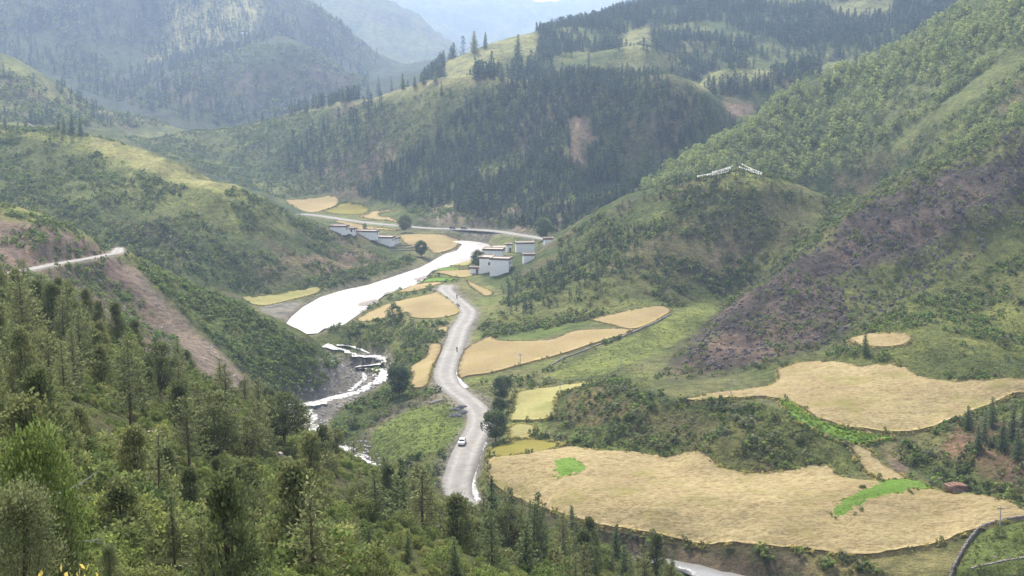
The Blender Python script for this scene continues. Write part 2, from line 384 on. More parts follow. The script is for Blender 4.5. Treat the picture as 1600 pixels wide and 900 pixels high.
w2 = np.clip(blur(mriv.astype(float), 3, 5)*2, 0, 1)*(1-wr); Z = np.where(w2 > .05, np.minimum(Z, Z*(1-w2*.4)+w2*.4*1.0), Z)
ST1 = path_from([(505,536),(520,541),(540,545),(556,552),(580,555),(600,559),(598,566),(575,570),(562,573),(585,575),(604,580),(598,590),(585,598),(565,606),(540,616),(505,625),(478,630),(450,633)], 330, sm=5, step=1.0, xy=5)
ST2 = path_from([(521,538),(536,538),(552,540),(566,546),(580,553)], 330, sm=4, step=1.0, xy=4)
ST3 = path_from([(480,632),(474,640),(478,650),(486,662),(478,676),(490,690),(510,693),(535,699),(555,708),(572,720),(575,735),(590,750)], 305, sm=5, step=1.0, xy=5)
ST4 = path_from([(562,574),(570,590),(560,598),(545,612)], 330, sm=3)
LOW = path_from([(880,872),(960,879),(1040,884),(1100,893)], 205, sm=6)
LOW = np.concatenate([LOW, along(np.array([LOW[-1], LOW[-1]+(14,-9,0), LOW[-1]+(34,-18,0), LOW[-1]+(80,-28,0)]), 2.0)[1:]]); LOW[:, 2] = .9
CH1 = path_from([(757,689),(750,702),(744,716),(739,732),(737,748),(739,762),(746,778),(752,790)], 280, sm=6, step=1.5)
CH2 = path_from([(729,508),(727,524),(722,545),(714,568),(712,580),(717,592),(729,604),(732,606)], 380, sm=6, step=1.5)
for P, h, d, f in ((ST1, 2.1, .4, 2.5), (ST2, .8, .3, 2), (ST3, 2.2, .4, 2.5), (ST4, .8, .3, 2), (LOW, 3, .7, 4), (CH1, .9, .35, 1.2), (CH2, .9, .35, 1.2)): carve(P, h, d, f)
PX, PY = project(GX, GY, Z)

# ------------------------------------------------------------------ ground cover colours (what grows or lies there)
G_ = {'shrub': (.085,.112,.038), 'olive': (.148,.165,.056), 'brown': (.165,.135,.082), 'grass': (.23,.24,.08), 'pale': (.34,.31,.14), 'meadow': (.175,.225,.062),
      'rock': (.094,.079,.070), 'pink': (.19,.135,.115), 'scar': (.27,.21,.17), 'soil': (.255,.155,.11), 'gravel': (.27,.245,.225), 'floor': (.19,.19,.085), 'stubble': (.31,.27,.125), 'dark': (.075,.085,.04)}
C3 = {k: np.array(v) for k, v in G_.items()}
nA = fbm(GX, GY, 60, 5, 51); nB = fbm(GX, GY, 14, 5, 61); nC = fbm(GX, GY, 200, 4, 71)
GC = np.zeros((NR, NC, 3))
def lay(w, c):
    global GC
    w = np.clip(w, 0, 1)[..., None]; GC = GC*(1-w)+w*(C3[c] if isinstance(c, str) else np.array(c))
GC[:] = C3['shrub']
lay(sstep(-.1, .35, nA+.5*nB), 'olive'); lay(.8*sstep(.05, .45, -nA+.6*nB)*sstep(.25, .5, slope), 'brown')
lay(.7*sstep(.15, .4, nC)*(GY > 1300), 'olive')
flr = (1-sstep(.08, .2, slope))*(GY > 255)*(GY < 1200)*(1-sstep(14, 24, Z)); lay((GY > 1480)*(GY < 3200), (.055,.066,.042)); lay(.6*sstep(-.1, .3, nA+.4*nC)*(GY > 1480)*(GY < 3200), (.09,.108,.048)); lay(flr, 'floor'); lay(flr*.6*sstep(0, .4, nB), 'meadow')
DX = 5*fbm(GX, GY, 9, 3, 81)+2.5*fbm(GX, GY, 3, 2, 83); DY = 4*fbm(GX, GY, 9, 3, 91)
def region(poly, y0, y1, c, a=1.0, soft=1.0, brk=0.0):
    """ground of one kind inside an outline, with an uneven edge; brk breaks it into patches"""
    m = inpoly(PX+DX*soft, PY+DY*soft, poly) & (GY > y0) & (GY < y1)
    w = blur(m.astype(float), .7, .9)*a
    if brk: w = w*sstep(-brk, brk*.6, nB+.5*nA+.15)
    lay(w, c)
# near slope
region([(-80,380),(0,430),(250,560),(480,660),(620,750),(800,790),(1040,880),(1100,1000),(-80,1000)], 0, 262, (.115,.128,.05)); lay(.75*sstep(.08, .4, nB+.4*nA)*(GY < 262)*(GX < 45), 'brown'); lay(.5*sstep(.3, .6, -nB)*(GY < 262)*(GX < 45), (.15,.17,.06))
# crests and pastures
region([(-20,196),(140,208),(230,236),(300,270),(380,284),(445,326),(400,318),(330,308),(250,296),(180,268),(130,246),(60,222),(-20,214)], 640, 800, 'grass')
region([(140,210),(230,238),(300,272),(380,286),(360,300),(280,288),(200,256),(140,232)], 640, 800, 'pale', .6, 1.5)
region([(130,235),(330,300),(440,330),(470,370),(300,360),(150,310)], 580, 760, (.18,.195,.066), .85, 2)
region([(-40,215),(130,235),(160,330),(300,420),(200,400),(-40,320)], 540, 760, (.13,.152,.054), .8, 2)
region([(190,214),(350,196),(490,167),(560,150),(690,124),(850,118),(870,124),(700,136),(560,160),(480,176),(350,203),(200,219)], 940, 1320, 'pale', .7)
region([(620,150),(690,130),(780,128),(770,165),(720,200),(640,215),(580,205),(590,170)], 900, 1250, (.17,.185,.07), .75, 2)
for pl in ([(695,98),(760,68),(838,49),(842,84),(800,98),(720,128),(690,120)], [(930,100),(1040,84),(1048,106),(960,114)], [(955,60),(1012,38),(1022,78),(975,78)], [(860,30),(900,34),(905,50),(870,52)],
           [(1060,142),(1118,109),(1212,108),(1204,124),(1130,134),(1075,150)], [(1268,106),(1376,82),(1372,106),(1290,120)], [(1280,8),(1400,-8),(1392,20),(1320,28)], [(1065,66),(1108,62),(1110,84),(1070,84)]):
    region(pl, 900, 1800, (.25,.25,.11), 1, 1.2)
region([(240,22),(330,-5),(410,8),(402,46),(330,74),(290,84),(235,95),(275,60)], 1500, 2600, 'pale', .9, 2)
region([(0,86),(100,140),(200,166),(310,196),(200,190),(100,165),(0,120)], 1000, 1480, 'grass', .7, 1.5)
region([(1600,66),(1540,108),(1470,163),(1390,222),(1330,262),(1360,262),(1480,186),(1600,104)], 560, 780, 'grass', .8, 1)
region([(1090,284),(1150,266),(1240,284),(1335,309),(1290,312),(1200,300),(1120,304)], 540, 640, 'grass', .9)
region([(750,520),(850,430),(920,400),(1000,460),(920,500),(840,510)], 465, 620, (.18,.19,.066), .8, 2)
region([(1100,300),(1230,286),(1330,312),(1250,380),(1120,440),(1000,470),(950,430)], 480, 620, (.13,.132,.055), .8, 2)
region([(950,380),(1200,310),(1300,330),(1200,400),(1050,450)], 500, 640, 'brown', .5, 2, .5)
region([(1020,280),(1250,150),(1500,30),(1620,20),(1620,110),(1400,230),(1280,270),(1100,270)], 640, 880, (.14,.165,.065), .8)
# bare rock, slides and cuttings
lay(mrock*.95, 'rock'); lay(mrock*.75*sstep(.05, .3, nB+.3*nA), 'olive'); lay(mrock*.5*sstep(.25, .45, -nB-.2*nA), 'pink')
region([(1000,605),(1080,560),(1170,490),(1240,480),(1290,520),(1200,574),(1060,596)], 370, 460, 'pink', .85, 1.5, .6)
region([(1500,370),(1514,375),(1516,402),(1505,400)], 400, 480, (.42,.27,.17)); region([(1372,435),(1384,438),(1384,452),(1374,448)], 400, 480, (.36,.24,.16))
region([(1300,440),(1600,330),(1600,590),(1430,590),(1330,510)], 350, 480, 'olive', .8, 2); region([(1480,500),(1600,470),(1600,560),(1500,560)], 330, 460, 'grass', .5, 2, .6)
region([(-40,330),(60,337),(130,366),(172,396),(100,412),(30,420),(-40,430)], 335, 432, (.255,.18,.15), .95, .6, 1.4); region([(0,318),(70,328),(160,376),(150,380),(70,350),(0,345)], 380, 432, 'grass', .9, .6)
region([(172,398),(215,424),(290,500),(350,556),(412,625),(398,642),(330,596),(255,508),(205,452),(160,424)], 325, 440, 'scar', .95, .7)
region([(50,424),(175,405),(235,470),(300,560),(390,640),(330,640),(200,540),(100,450)], 300, 430, 'pink', .8, 1.2, .5)
region([(240,430),(430,503),(530,570),(480,600),(420,590),(330,520)], 360, 432, (.125,.155,.05), .9)
region([(888,185),(925,182),(928,225),(910,262),(892,250)], 840, 1000, (.36,.24,.18), .9, .7, .8)
region([(655,342),(690,305),(760,320),(860,300),(900,330),(870,368),(800,362),(700,352)], 740, 900, (.27,.205,.165), .8, 1.2, .45); region([(678,330),(692,306),(708,310),(700,345),(676,350)], 740, 900, (.40,.34,.25), .9, .6, 1)
region([(470,260),(560,240),(640,235),(620,265),(540,290)], 950, 1200, (.30,.20,.16), .6, 2, .3); region([(1130,165),(1175,160),(1180,180),(1140,185)], 850, 1000, (.36,.25,.2), .8, .8)
region([(470,402),(560,390),(604,402),(570,432),(505,440)], 590, 700, (.24,.165,.13), .75, 1, .5)
region([(1120,380),(1180,370),(1150,420),(1100,440)], 500, 600, (.27,.2,.15), .7, 1, .6); region([(940,410),(975,400),(960,425)], 500, 600, (.30,.22,.16), .8)
region([(0,120),(200,150),(310,190),(200,200),(0,190)], 1000, 1500, 'brown', .4, 2, .5); region([(170,120),(560,100),(560,160),(200,165)], 1480, 2600, (.20,.13,.11), .35, 2, .2)
region([(870,662),(895,615),(950,598),(968,650),(920,668)], 280, 420, 'soil', .9, 1, .7); region([(1155,744),(1195,714),(1215,742)], 270, 320, 'soil', .95, .6)
region([(1490,668),(1620,655),(1620,770),(1540,748),(1470,700)], 255, 320, (.23,.145,.105), .9, 1.2, .7); region([(1375,700),(1400,688),(1420,740),(1395,745)], 255, 320, 'pink', .9, .7)
region([(980,838),(1120,857),(1300,872),(1400,900),(1200,910),(980,900)], 205, 262, (.19,.14,.105), .9, .8); region([(1250,870),(1480,855),(1520,850),(1480,910),(1280,910)], 200, 262, 'stubble', .8, .8)
region([(440,628),(470,605),(520,540),(612,553),(612,592),(530,640),(505,672),(455,676)], 300, 470, 'gravel', .95, .8); region([(560,690),(600,640),(690,610),(690,640),(620,660),(585,700)], 290, 400, (.2,.165,.14), .8, .8)
region([(400,480),(440,470),(480,466),(455,495),(430,500)], 440, 560, 'gravel', .9)
# flat pastures
region([(577,678),(641,636),(692,633),(719,626),(734,653),(712,694),(665,714),(597,722),(581,698)], 280, 420, 'meadow')
region([(844,592),(915,555),(1003,515),(1070,480),(1140,462),(1125,480),(1080,520),(1000,566),(930,588)], 360, 540, (.215,.245,.075), 1, .6)
region([(1484,905),(1520,842),(1540,826),(1620,808),(1620,960),(1480,960)], 190, 280, (.16,.20,.06)); region([(780,515),(850,510),(930,500),(890,518),(820,532),(778,530)], 430, 520, (.15,.2,.06))
region([(763,719),(824,686),(885,697),(827,712)], 260, 360, (.27,.235,.055), 1, .4)
region([(860,670),(905,603),(1060,628),(1190,628),(1260,670),(1300,740),(1130,738),(960,700)], 275, 400, (.17,.165,.066), .7, 1.5, .5); region([(900,660),(960,620),(1000,650),(980,690)], 275, 400, 'soil', .6, 1.5, .4)
region([(865,700),(900,670),(1000,690),(1060,700),(1040,718)], 260, 330, 'meadow', .7); region([(1180,630),(1215,640),(1300,690),(1340,745),(1280,725),(1210,715)], 270, 320, (.20,.215,.075), .8, 1)
region([(1330,690),(1420,680),(1500,660),(1480,690),(1400,720)], 260, 320, (.22,.21,.1), .7)
lay(.9*(1-sstep(4.5, 7, D_road+2*nB)), (.27,.245,.20)); lay(.8*(1-sstep(4.5, 7, D_far+2*nB)), (.25,.23,.19)); lay(.8*(1-sstep(3.5, 5.0, D_cut+1.5*nB)), (.30,.24,.20))
lay(np.clip(blur(mriv.astype(float), 1.5, 2.5)*2, 0, 1)*.8, (.21,.175,.15))

tm, n, l, bs = nodemat('ground_cover')
at_ = n.new('ShaderNodeAttribute'); at_.attribute_name = 'tint'
f0 = noise_n(n, l, .055, 8, .7)
f1 = noise_n(n, l, .35, 8, .72); f2 = noise_n(n, l, 2.2, 5, .7)
c0 = mixc(n, l, 1.0, at_.outputs['Color'], ramp(n, l, f0, [(.36, (.58,.6,.6)), (.5, (1,1,1)), (.66, (1.35,1.3,1.2))]), 'MULTIPLY')
c1 = mixc(n, l, 1.0, c0, ramp(n, l, f1, [(.32, (.55,.56,.55)), (.5, (1,1,1)), (.7, (1.5,1.45,1.35))]), 'MULTIPLY')
c2 = mixc(n, l, 1.0, c1, ramp(n, l, f2, [(.3, (.62,.64,.6)), (.7, (1.36,1.34,1.3))]), 'MULTIPLY')
l.new(c2, bs.inputs['Base Color']); bs.inputs['Roughness'].default_value = .95; bs.inputs['Specular IOR Level'].default_value = .08
wv = n.new('ShaderNodeTexWave'); wv.bands_direction = 'Z'; wv.inputs['Scale'].default_value = .22; wv.inputs['Distortion'].default_value = 14; wv.inputs['Detail'].default_value = 4; wv.inputs['Detail Scale'].default_value = .35; tcw = n.new('ShaderNodeTexCoord'); l.new(tcw.outputs['Object'], wv.inputs[0])     # terracettes trodden along the slopes
hh = mathn(n, l, 'ADD', mathn(n, l, 'ADD', f1, mathn(n, l, 'MULTIPLY', f2, .25)), mathn(n, l, 'MULTIPLY', wv.outputs['Fac'], mathn(n, l, 'MULTIPLY', ramp(n, l, f0, [(.45, 0.0), (.6, 1.0)]), .10))); bump(n, l, bs, hh, 1.0, 2.4)
verts = np.stack([GX, GY, Z], -1).reshape(-1, 3)
ii = np.arange((NR-1)*NC).reshape(NR-1, NC)[:, :-1].ravel()
tme = mesh_np('terrain', verts, np.stack([ii, ii+1, ii+NC+1, ii+NC], 1), tm, True); col_attr(tme, GC.reshape(-1, 3))
terrain = tag(obj('terrain', tme), 'valley sides, spurs and mountain slopes', 'terrain', kind='structure')

# ------------------------------------------------------------------ roads and water
def tinted(name, V, F, mat, t):
    me = mesh_np(name, V, F, mat, True); col_attr(me, np.repeat(t[:, None], 3, 1)*(.94+.12*vnoise(V[:, 0]*.2, V[:, 1]*.2, 5))[:, None]); return obj(name, me)
def ribbon(name, P, half, mat, prof, wob=.0, seed=0, tint=None):
    """prof: list of (offset factor, dz) across; an uneven width comes from wob"""
    d = np.gradient(P[:, :2], axis=0); d /= np.linalg.norm(d, axis=1)[:, None]+1e-9; nn = np.stack([-d[:, 1], d[:, 0]], 1)
    q = np.arange(len(P))*1.0; V = []
    for k, (o_, dz) in enumerate(prof):
        w = half*o_*(1+wob*((2*vnoise(q*.21, q*0+k//2*3, seed)-1)+.5*(2*vnoise(q*.7, q*0+k//2*3, seed+3)-1))*(abs(o_) > .5))
        V.append(np.column_stack([P[:, 0]+nn[:, 0]*w, P[:, 1]+nn[:, 1]*w, P[:, 2]+dz]))
    V = np.array(V); m = len(P); kx = len(prof); i = np.arange(m-1); F = []
    for k in range(kx-1): F.append(np.stack([k*m+i, k*m+i+1, (k+1)*m+i+1, (k+1)*m+i], 1))
    F = np.concatenate(F)[:, ::-1]
    return obj(name, mesh_np(name, V.reshape(-1, 3), F, mat, True)) if tint is None else tinted(name, V.reshape(-1, 3), F, mat, np.repeat(np.array(tint), m))
rm, n, l, bs = nodemat('gravel_road')
f1 = noise_n(n, l, .5, 8, .7); f2 = noise_n(n, l, 5, 4, .7)
ra = n.new('ShaderNodeAttribute'); ra.attribute_name = 'tint'
l.new(mixc(n, l, 1.0, ra.outputs['Color'], mixc(n, l, 1.0, ramp(n, l, f1, [(.3, (.20,.185,.167)), (.5, (.27,.252,.228)), (.7, (.325,.305,.28))]), ramp(n, l, f2, [(.3, (.85,.85,.85)), (.7, (1.1,1.1,1.1))]), 'MULTIPLY'), 'MULTIPLY'), bs.inputs['Base Color'])
bs.inputs['Roughness'].default_value = .9; bump(n, l, bs, f2, .5, .08)
PROF = [(1.22,-.5), (1.0,.02), (.78,.07), (.62,.01), (.46,.01), (.28,.08), (0,.11), (-.28,.08), (-.46,.01), (-.62,.01), (-.78,.07), (-1.0,.02), (-1.22,-.5)]
PT = [.7, .78, .92, 1.12, 1.12, .95, .88, .95, 1.12, 1.12, .92, .78, .7]
tag(ribbon('road', ROAD, 3.35, rm, PROF, .04, 1, PT), 'pale gravel road winding down the valley floor', 'road', kind='structure')
tag(ribbon('road', FAR_ROAD, 3.0, rm, PROF, .05, 2, PT), 'gravel road along the foot of the wooded mountain', 'road', kind='structure')
tag(ribbon('road', CUT_ROAD, 2.0, rm, PROF, .1, 3, PT), 'narrow track cut across the bare near spur', 'road', kind='structure')
def watermat(name, col, rough, wave, bscale, dark=.8, gs=.12, lo=.35, hi=.65, mp=None):
    m, n, l, bs = nodemat(name); f = noise_n(n, l, bscale, 4, .6); g = noise_n(n, l, gs, 5, .65, mapping=mp)
    l.new(mixc(n, l, ramp(n, l, g, [(lo, 0.0), (hi, 1.0)]), tuple(c*dark for c in col), col), bs.inputs['Base Color'])
    bs.inputs['Roughness'].default_value = rough; bs.inputs['IOR'].default_value = 1.33; bs.inputs['Specular IOR Level'].default_value = .9
    bump(n, l, bs, f, .7, wave); return m
wm = watermat('silty_water', (.43,.39,.37), .42, .5, .5, .70, .09, .4, .6, (1, .45, 1)); wm2 = watermat('white_water', (.56,.55,.54), .5, .3, 2.5, .35, .9, .44, .54); wm3 = watermat('grey_water', (.27,.265,.255), .2, .12, 1.2)
def fill(poly, step, jitter=.3, edge=None):
    """triangulated points inside a plan outline"""
    P = np.array([p[:2] for p in poly], float); edge = edge or step
    B = []
    for a, b in zip(P, np.roll(P, -1, 0)):
        m = max(1, int(np.hypot(*(b-a))/edge)); B.extend(a+(b-a)*k/m for k in range(m))
    B = np.array(B); x0, y0 = P.min(0); x1, y1 = P.max(0)
    gx, gy = np.meshgrid(np.arange(x0, x1, step), np.arange(y0, y1, step)); g = np.column_stack([gx.ravel(), gy.ravel()])+rng.uniform(-jitter, jitter, (gx.size, 2))*step
    g = g[inpoly(g[:, 0], g[:, 1], [tuple(p) for p in B])]
    dm = np.full(len(g), 1e9)
    for b in B: dm = np.minimum(dm, (g[:, 0]-b[0])**2+(g[:, 1]-b[1])**2)
    g = g[dm > (.45*edge)**2]; A = np.concatenate([B, g]); nb = len(B)
    vo, eo, fo, o1, o2, o3 = delaunay_2d_cdt([Vector(p) for p in A], [], [list(range(nb))], 1, 1e-4)
    V = np.array([(v.x, v.y) for v in vo]); F = np.array([f for f in fo if len(f) == 3]).reshape(-1, 3)
    a = V[F[:, 1]]-V[F[:, 0]]; b = V[F[:, 2]]-V[F[:, 0]]; flip = (a[:, 0]*b[:, 1]-a[:, 1]*b[:, 0]) < 0; F[flip] = F[flip][:, ::-1]
    bi = [k for k, q in enumerate(o1) if len(q) and q[0] < nb]; order = {q[0]: k for k, q in enumerate(o1) if len(q)}
    loop = [order[k] for k in range(nb) if k in order]
    return V, F, loop
c0 = np.mean(RIV2, 0); V, F, lp = fill(RIV2, 9)
cen = np.array(RIV2); V3 = np.column_stack([V, np.full(len(V), -.25)])
V3[lp, 2] = -.7
Dd = np.zeros(len(V)); big = V3.copy()
tag(obj('river', mesh_np('river', V3, F, wm, True)), 'wide pale silty river bending through the valley', 'river', kind='structure')
for P, h, lab, m_ in ((ST1, 2.0, 'braided white stream crossing the gravel bed', wm2), (ST2, .6, 'short white side branch of the braided stream', wm2), (ST3, 2.0, 'white stream tumbling below the green meadow bank', wm2), (ST4, .7, 'thin white branch of the stream on the gravel', wm2), (LOW, 2.7, 'grey water below the big wheat field bank', wm3),
                      (CH1, .75, 'bright roadside channel beside the big wheat field', wm2), (CH2, .6, 'bright roadside channel beside the long sloping field', wm2)):
    tag(ribbon('stream' if P is not CH1 and P is not CH2 else 'water_channel', P, h, m_, [(1.25,-.32), (.9,-.12), (0,-.08), (-.9,-.12), (-1.25,-.32)], .75 if h > 1 and h < 2.5 else .3, int(h*10)), lab, 'stream' if h > .75 else 'channel', kind='structure')

gb = plain('gravel_bar', (.30,.265,.235), .95, .25, 1.2, .08)
for pix in ([(556,474),(575,468),(588,466),(592,470),(574,477),(560,480)], [(598,458),(620,452),(640,446),(632,452),(610,459)], [(560,486),(580,478),(590,478),(572,489)], [(640,437),(665,430),(690,423),(676,430),(655,437)]):
    P = hit([p[0] for p in pix], [p[1] for p in pix], 455); P = [at(p[0], p[1], z=-.2)[:2] for p in pix]; V, F, lp = fill(P, 2.2, .3, 2.0); zz = np.full(len(V), .12)+.25*fbm(V[:, 0], V[:, 1], 4, 2, 3); zz[lp] = -.6
    tag(obj('gravel_bar', mesh_np('gravel_bar', np.column_stack([V, zz]), F, gb, True)), 'grey gravel bar in the wide river', 'gravel bar', kind='structure')
# ------------------------------------------------------------------ fields: standing crop with its own height and edge
def cropmat(name, a, b, c, bscale=1.0, bd=.35, g=(.30,.28,.08), gam=.0):
    m, n, l, bs = nodemat(name)
    f1 = noise_n(n, l, .10, 5, .6); f2 = noise_n(n, l, 1.3*bscale, 7, .82, mapping=(.55, 1.25, 1)); f3 = noise_n(n, l, .045, 3, .5)
    c1 = ramp(n, l, f2, [(.40, a), (.5, b), (.60, c)])
    c2 = mixc(n, l, ramp(n, l, f1, [(.52, 0.0), (.66, .6)]), c1, g)
    c3 = mixc(n, l, 1.0, c2, ramp(n, l, f3, [(.35, (.86,.84,.82)), (.65, (1.1,1.1,1.08))]), 'MULTIPLY')
    l.new(c3, bs.inputs['Base Color']); bs.inputs['Roughness'].default_value = .95; bs.inputs['Specular IOR Level'].default_value = .05
    bump(n, l, bs, f2, .9, bd); return m
wheat = cropmat('ripe_wheat', (.22,.162,.075), (.345,.275,.145), (.435,.355,.20), g=(.25,.235,.075)); wheat2 = cropmat('ripe_barley', (.26,.195,.095), (.335,.26,.135), (.39,.31,.17), 1.6, .15, (.30,.26,.09))
yel = cropmat('yellowing_crop', (.24,.22,.08), (.30,.275,.115), (.36,.325,.145), 1.3, .15, (.18,.21,.06)); greenc = cropmat('green_crop', (.08,.15,.026), (.15,.25,.045), (.22,.33,.07), 1.5, .4, (.12,.25,.035)); ochre = cropmat('olive_crop', (.175,.155,.035), (.21,.185,.045), (.25,.215,.06), 1.3, .1, (.22,.22,.04))
CROPS = []
def field(name, pix, Ymin, mat, label, cat, step=2.5, h=.75, lump=.22, sm=True):
    if Ymin >= 400: h = .28
    P = hit([p[0] for p in pix], [p[1] for p in pix], Ymin); c = catmull([tuple(q[:2]) for q in np.concatenate([P, P[:1]])], 3)[:-1] if sm else P[:, :2]
    V, F, lp = fill([tuple(q) for q in c], step, .35, step*.8)
    d = np.full(len(V), 1e9)
    for k in lp: d = np.minimum(d, np.hypot(V[:, 0]-V[k, 0], V[:, 1]-V[k, 1]))
    z = ground(V[:, 0], V[:, 1])+h*(.75+.25*sstep(0, 4, d))+lump*(.8*fbm(V[:, 0]*.55, V[:, 1]*1.2, 2.2, 2, 7, ridged=True)+.7*fbm(V[:, 0]*.6, V[:, 1]*1.6, 7, 2, 13))+.06
    e = len(V); q_ = V[lp]; tg = np.roll(q_, -1, 0)-np.roll(q_, 1, 0); tg /= np.linalg.norm(tg, axis=1)[:, None]+1e-9; ar = np.sum(q_[:, 0]*np.roll(q_[:, 1], -1)-np.roll(q_[:, 0], -1)*q_[:, 1]); q_ = q_+np.column_stack([tg[:, 1], -tg[:, 0]])*(.9*h+.2)*(1 if ar > 0 else -1); sk = np.column_stack([q_, ground(q_[:, 0], q_[:, 1])-.12]); V3 = np.concatenate([np.column_stack([V, z]), sk])
    k = np.arange(len(lp)); k2 = (k+1) % len(lp); lpA = np.array(lp)
    Q = np.stack([lpA[k], e+k, e+k2, lpA[k2]], 1)
    CROPS.append([tuple(q) for q in c])
    return tag(obj(name, mesh_np(name, V3, [F, Q], mat, True)), label, cat, kind='structure')
W1 = [(763,722),(814,713),(868,705),(888,701),(935,706),(976,709),(1026,715),(1040,720),(1070,710),(1087,708),(1121,729),(1141,735),(1171,742),(1205,742),(1236,737),(1276,730),(1293,732),(1310,746),(1330,752),(1371,755),(1411,757),(1440,764),(1479,773),(1512,774),(1560,783),(1600,800),(1640,806),(1600,810),(1577,815),(1526,829),(1482,846),(1431,859),(1374,869),(1344,871),(1296,866),(1246,858),(1195,856),(1127,854),(1060,846),(1003,834),(935,824),(885,810),(857,800),(817,785),(787,772),(763,752)]
field('wheat_field', W1, 215, wheat, 'largest wheat field, golden and rumpled, nearest the camera', 'field', .8, .8, .30, False)
W2 = [(1067,627),(1094,622),(1144,614),(1205,605),(1217,594),(1214,581),(1249,569),(1276,567),(1323,571),(1347,577),(1364,573),(1391,571),(1415,577),(1428,587),(1448,594),(1492,599),(1550,595),(1600,594),(1660,594),(1660,612),(1600,616),(1577,620),(1533,640),(1492,657),(1455,671),(1415,678),(1364,676),(1317,668),(1276,656),(1249,637),(1230,628),(1188,622),(1144,624),(1094,629)]
field('wheat_field', W2, 270, wheat, 'golden wheat field on the raised terrace above the green strip', 'field', .95, .8, .30, False)
for nm, pl, ym, mt, lab, st, h in (
  ('wheat_field', [(1327,698),(1350,699),(1364,714),(1384,731),(1414,750),(1384,754),(1364,746),(1347,733),(1337,714)], 260, wheat, 'narrow wheat strip joining the terrace to the largest field', 1.4, .7),
  ('wheat_field', [(1323,533),(1340,527),(1364,524),(1411,523),(1423,530),(1415,539),(1377,545),(1347,543)], 330, wheat, 'small wheat field behind the lone spruce on the hillside', 1.8, .7),
  ('wheat_field', [(717,572),(726,549),(750,534),(768,527),(777,534),(817,534),(861,532),(895,519),(915,517),(979,516),(988,517),(969,526),(912,543),(868,557),(817,570),(766,584),(722,592),(716,584)], 380, wheat2, 'long pale barley field sloping beside the road bend', 2.0, .6),
  ('wheat_field', [(922,500),(952,492),(1010,480),(1037,479),(1047,486),(1040,492),(1003,511),(979,514),(952,507)], 430, wheat2, 'barley field at the foot of the flagged hill', 2.2, .6),
  ('wheat_field', [(557,499),(587,483),(625,470),(672,460),(682,456),(703,469),(719,484),(708,493),(675,498),(641,496),(637,488),(610,494),(581,502),(564,503)], 430, wheat2, 'pale barley field between the river and the road', 2.2, .6),
  ('wheat_field', [(672,537),(687,539),(688,550),(674,577),(667,603),(642,606),(646,590),(641,575),(665,561),(669,547)], 360, wheat2, 'narrow barley strip beside the dark round tree', 1.8, .6),
  ('wheat_field', [(680,514),(698,510),(697,520),(687,519)], 420, wheat2, 'tiny barley patch above the road shoulder', 1.8, .5),
  ('wheat_field', [(729,436),(745,446),(765,454),(769,460),(757,462),(744,454),(734,447)], 500, wheat2, 'small barley strip below the large white house', 2.0, .5),
  ('wheat_field', [(621,457),(648,446),(692,442),(668,450),(640,456)], 500, wheat2, 'thin barley strip along the gravel river bank', 2.4, .5),
  ('wheat_field', [(675,428),(702,423),(738,422),(736,432),(706,432)], 540, wheat2, 'barley strip between two bright green plots', 2.4, .5),
  ('wheat_field', [(692,415),(722,406),(743,402),(737,411),(719,416)], 560, yel, 'yellowish strip at the river bend before the white house', 2.4, .5),
  ('wheat_field', [(622,368),(640,366.5),(690,366.5),(710,371),(718,378),(711,387),(692,394),(676,395),(668,388),(650,386),(632,380)], 640, wheat2, 'barley field inside the river bend', 3.2, .5),
  ('wheat_field', [(523,347),(528,345),(554,350),(600,356),(622,361),(590,358.5),(554,357.5),(544,353)], 740, wheat2, 'barley strip between far houses and the far road', 3.5, .5),
  ('wheat_field', [(444,312),(505,307),(530,313),(503,329),(494,332),(469,329)], 850, wheat2, 'farthest pinkish barley field at the foot of the spur', 5, .5),
  ('wheat_field', [(560,338),(581,331),(601,328.5),(612,330),(590,334),(608,340),(620,348),(576,342)], 780, wheat2, 'barley field above the far road beside the green plot', 4, .5),
  ('wheat_field', [(375,463),(405,462),(466,454),(500,449),(494,459),(450,470),(419,477),(400,477)], 450, yel, 'yellow field across the river behind the near spur', 2.6, .5),
  ('wheat_field', [(795,658),(801,641),(809,614),(860,606),(905,600),(928,599),(884,614),(868,625),(866,640),(855,656)], 320, yel, 'yellow-green field beside the three roadside trees', 1.6, .5),
  ('wheat_field', [(795,686),(799,666),(833,666),(834,677),(820,686)], 290, yel, 'small pale plot behind the nearest roadside tree', 1.6, .5),
  ('green_field', [(861,724),(888,719),(898,722),(922,741),(871,752),(864,741)], 240, greenc, 'small bright green plot inside the largest wheat field', .8, 1.05),
  ('green_field', [(1295,806),(1310,789),(1347,769),(1381,757),(1415,753),(1435,757),(1455,767),(1411,775),(1357,788),(1340,804),(1320,814),(1299,812)], 225, greenc, 'bright green crop strip at the corner of the largest field', .8, 1.05),
  ('green_field', [(1218,629),(1234,629),(1253,644),(1280,659),(1317,671),(1357,681),(1396,685),(1357,693),(1327,695),(1296,684),(1263,669),(1239,656),(1226,640)], 270, greenc, 'curved green strip along the edge of the terrace field', .9, .5),
  ('green_field', [(679,425),(692,419),(719,420),(708,423)], 540, greenc, 'green plot near the river nearer the white house', 2.4, .4),
  ('green_field', [(658,442),(666,437),(706,435),(699,440)], 500, greenc, 'green plot beside the start of the road', 2.4, .4),
  ('green_field', [(503,330),(530,319),(553,317),(577,325),(563,335),(530,335)], 800, ochre, 'olive green field above the far road', 4.5, .4),
  ('green_field', [(766,703),(824,687),(880,697),(827,711),(765,718)], 260, ochre, 'olive strip between the roadside trees and largest field', 1.5, .35)):
    field(nm, pl, ym, mt, lab, 'field', st, h, .25 if mt is greenc and ym < 300 else .1)

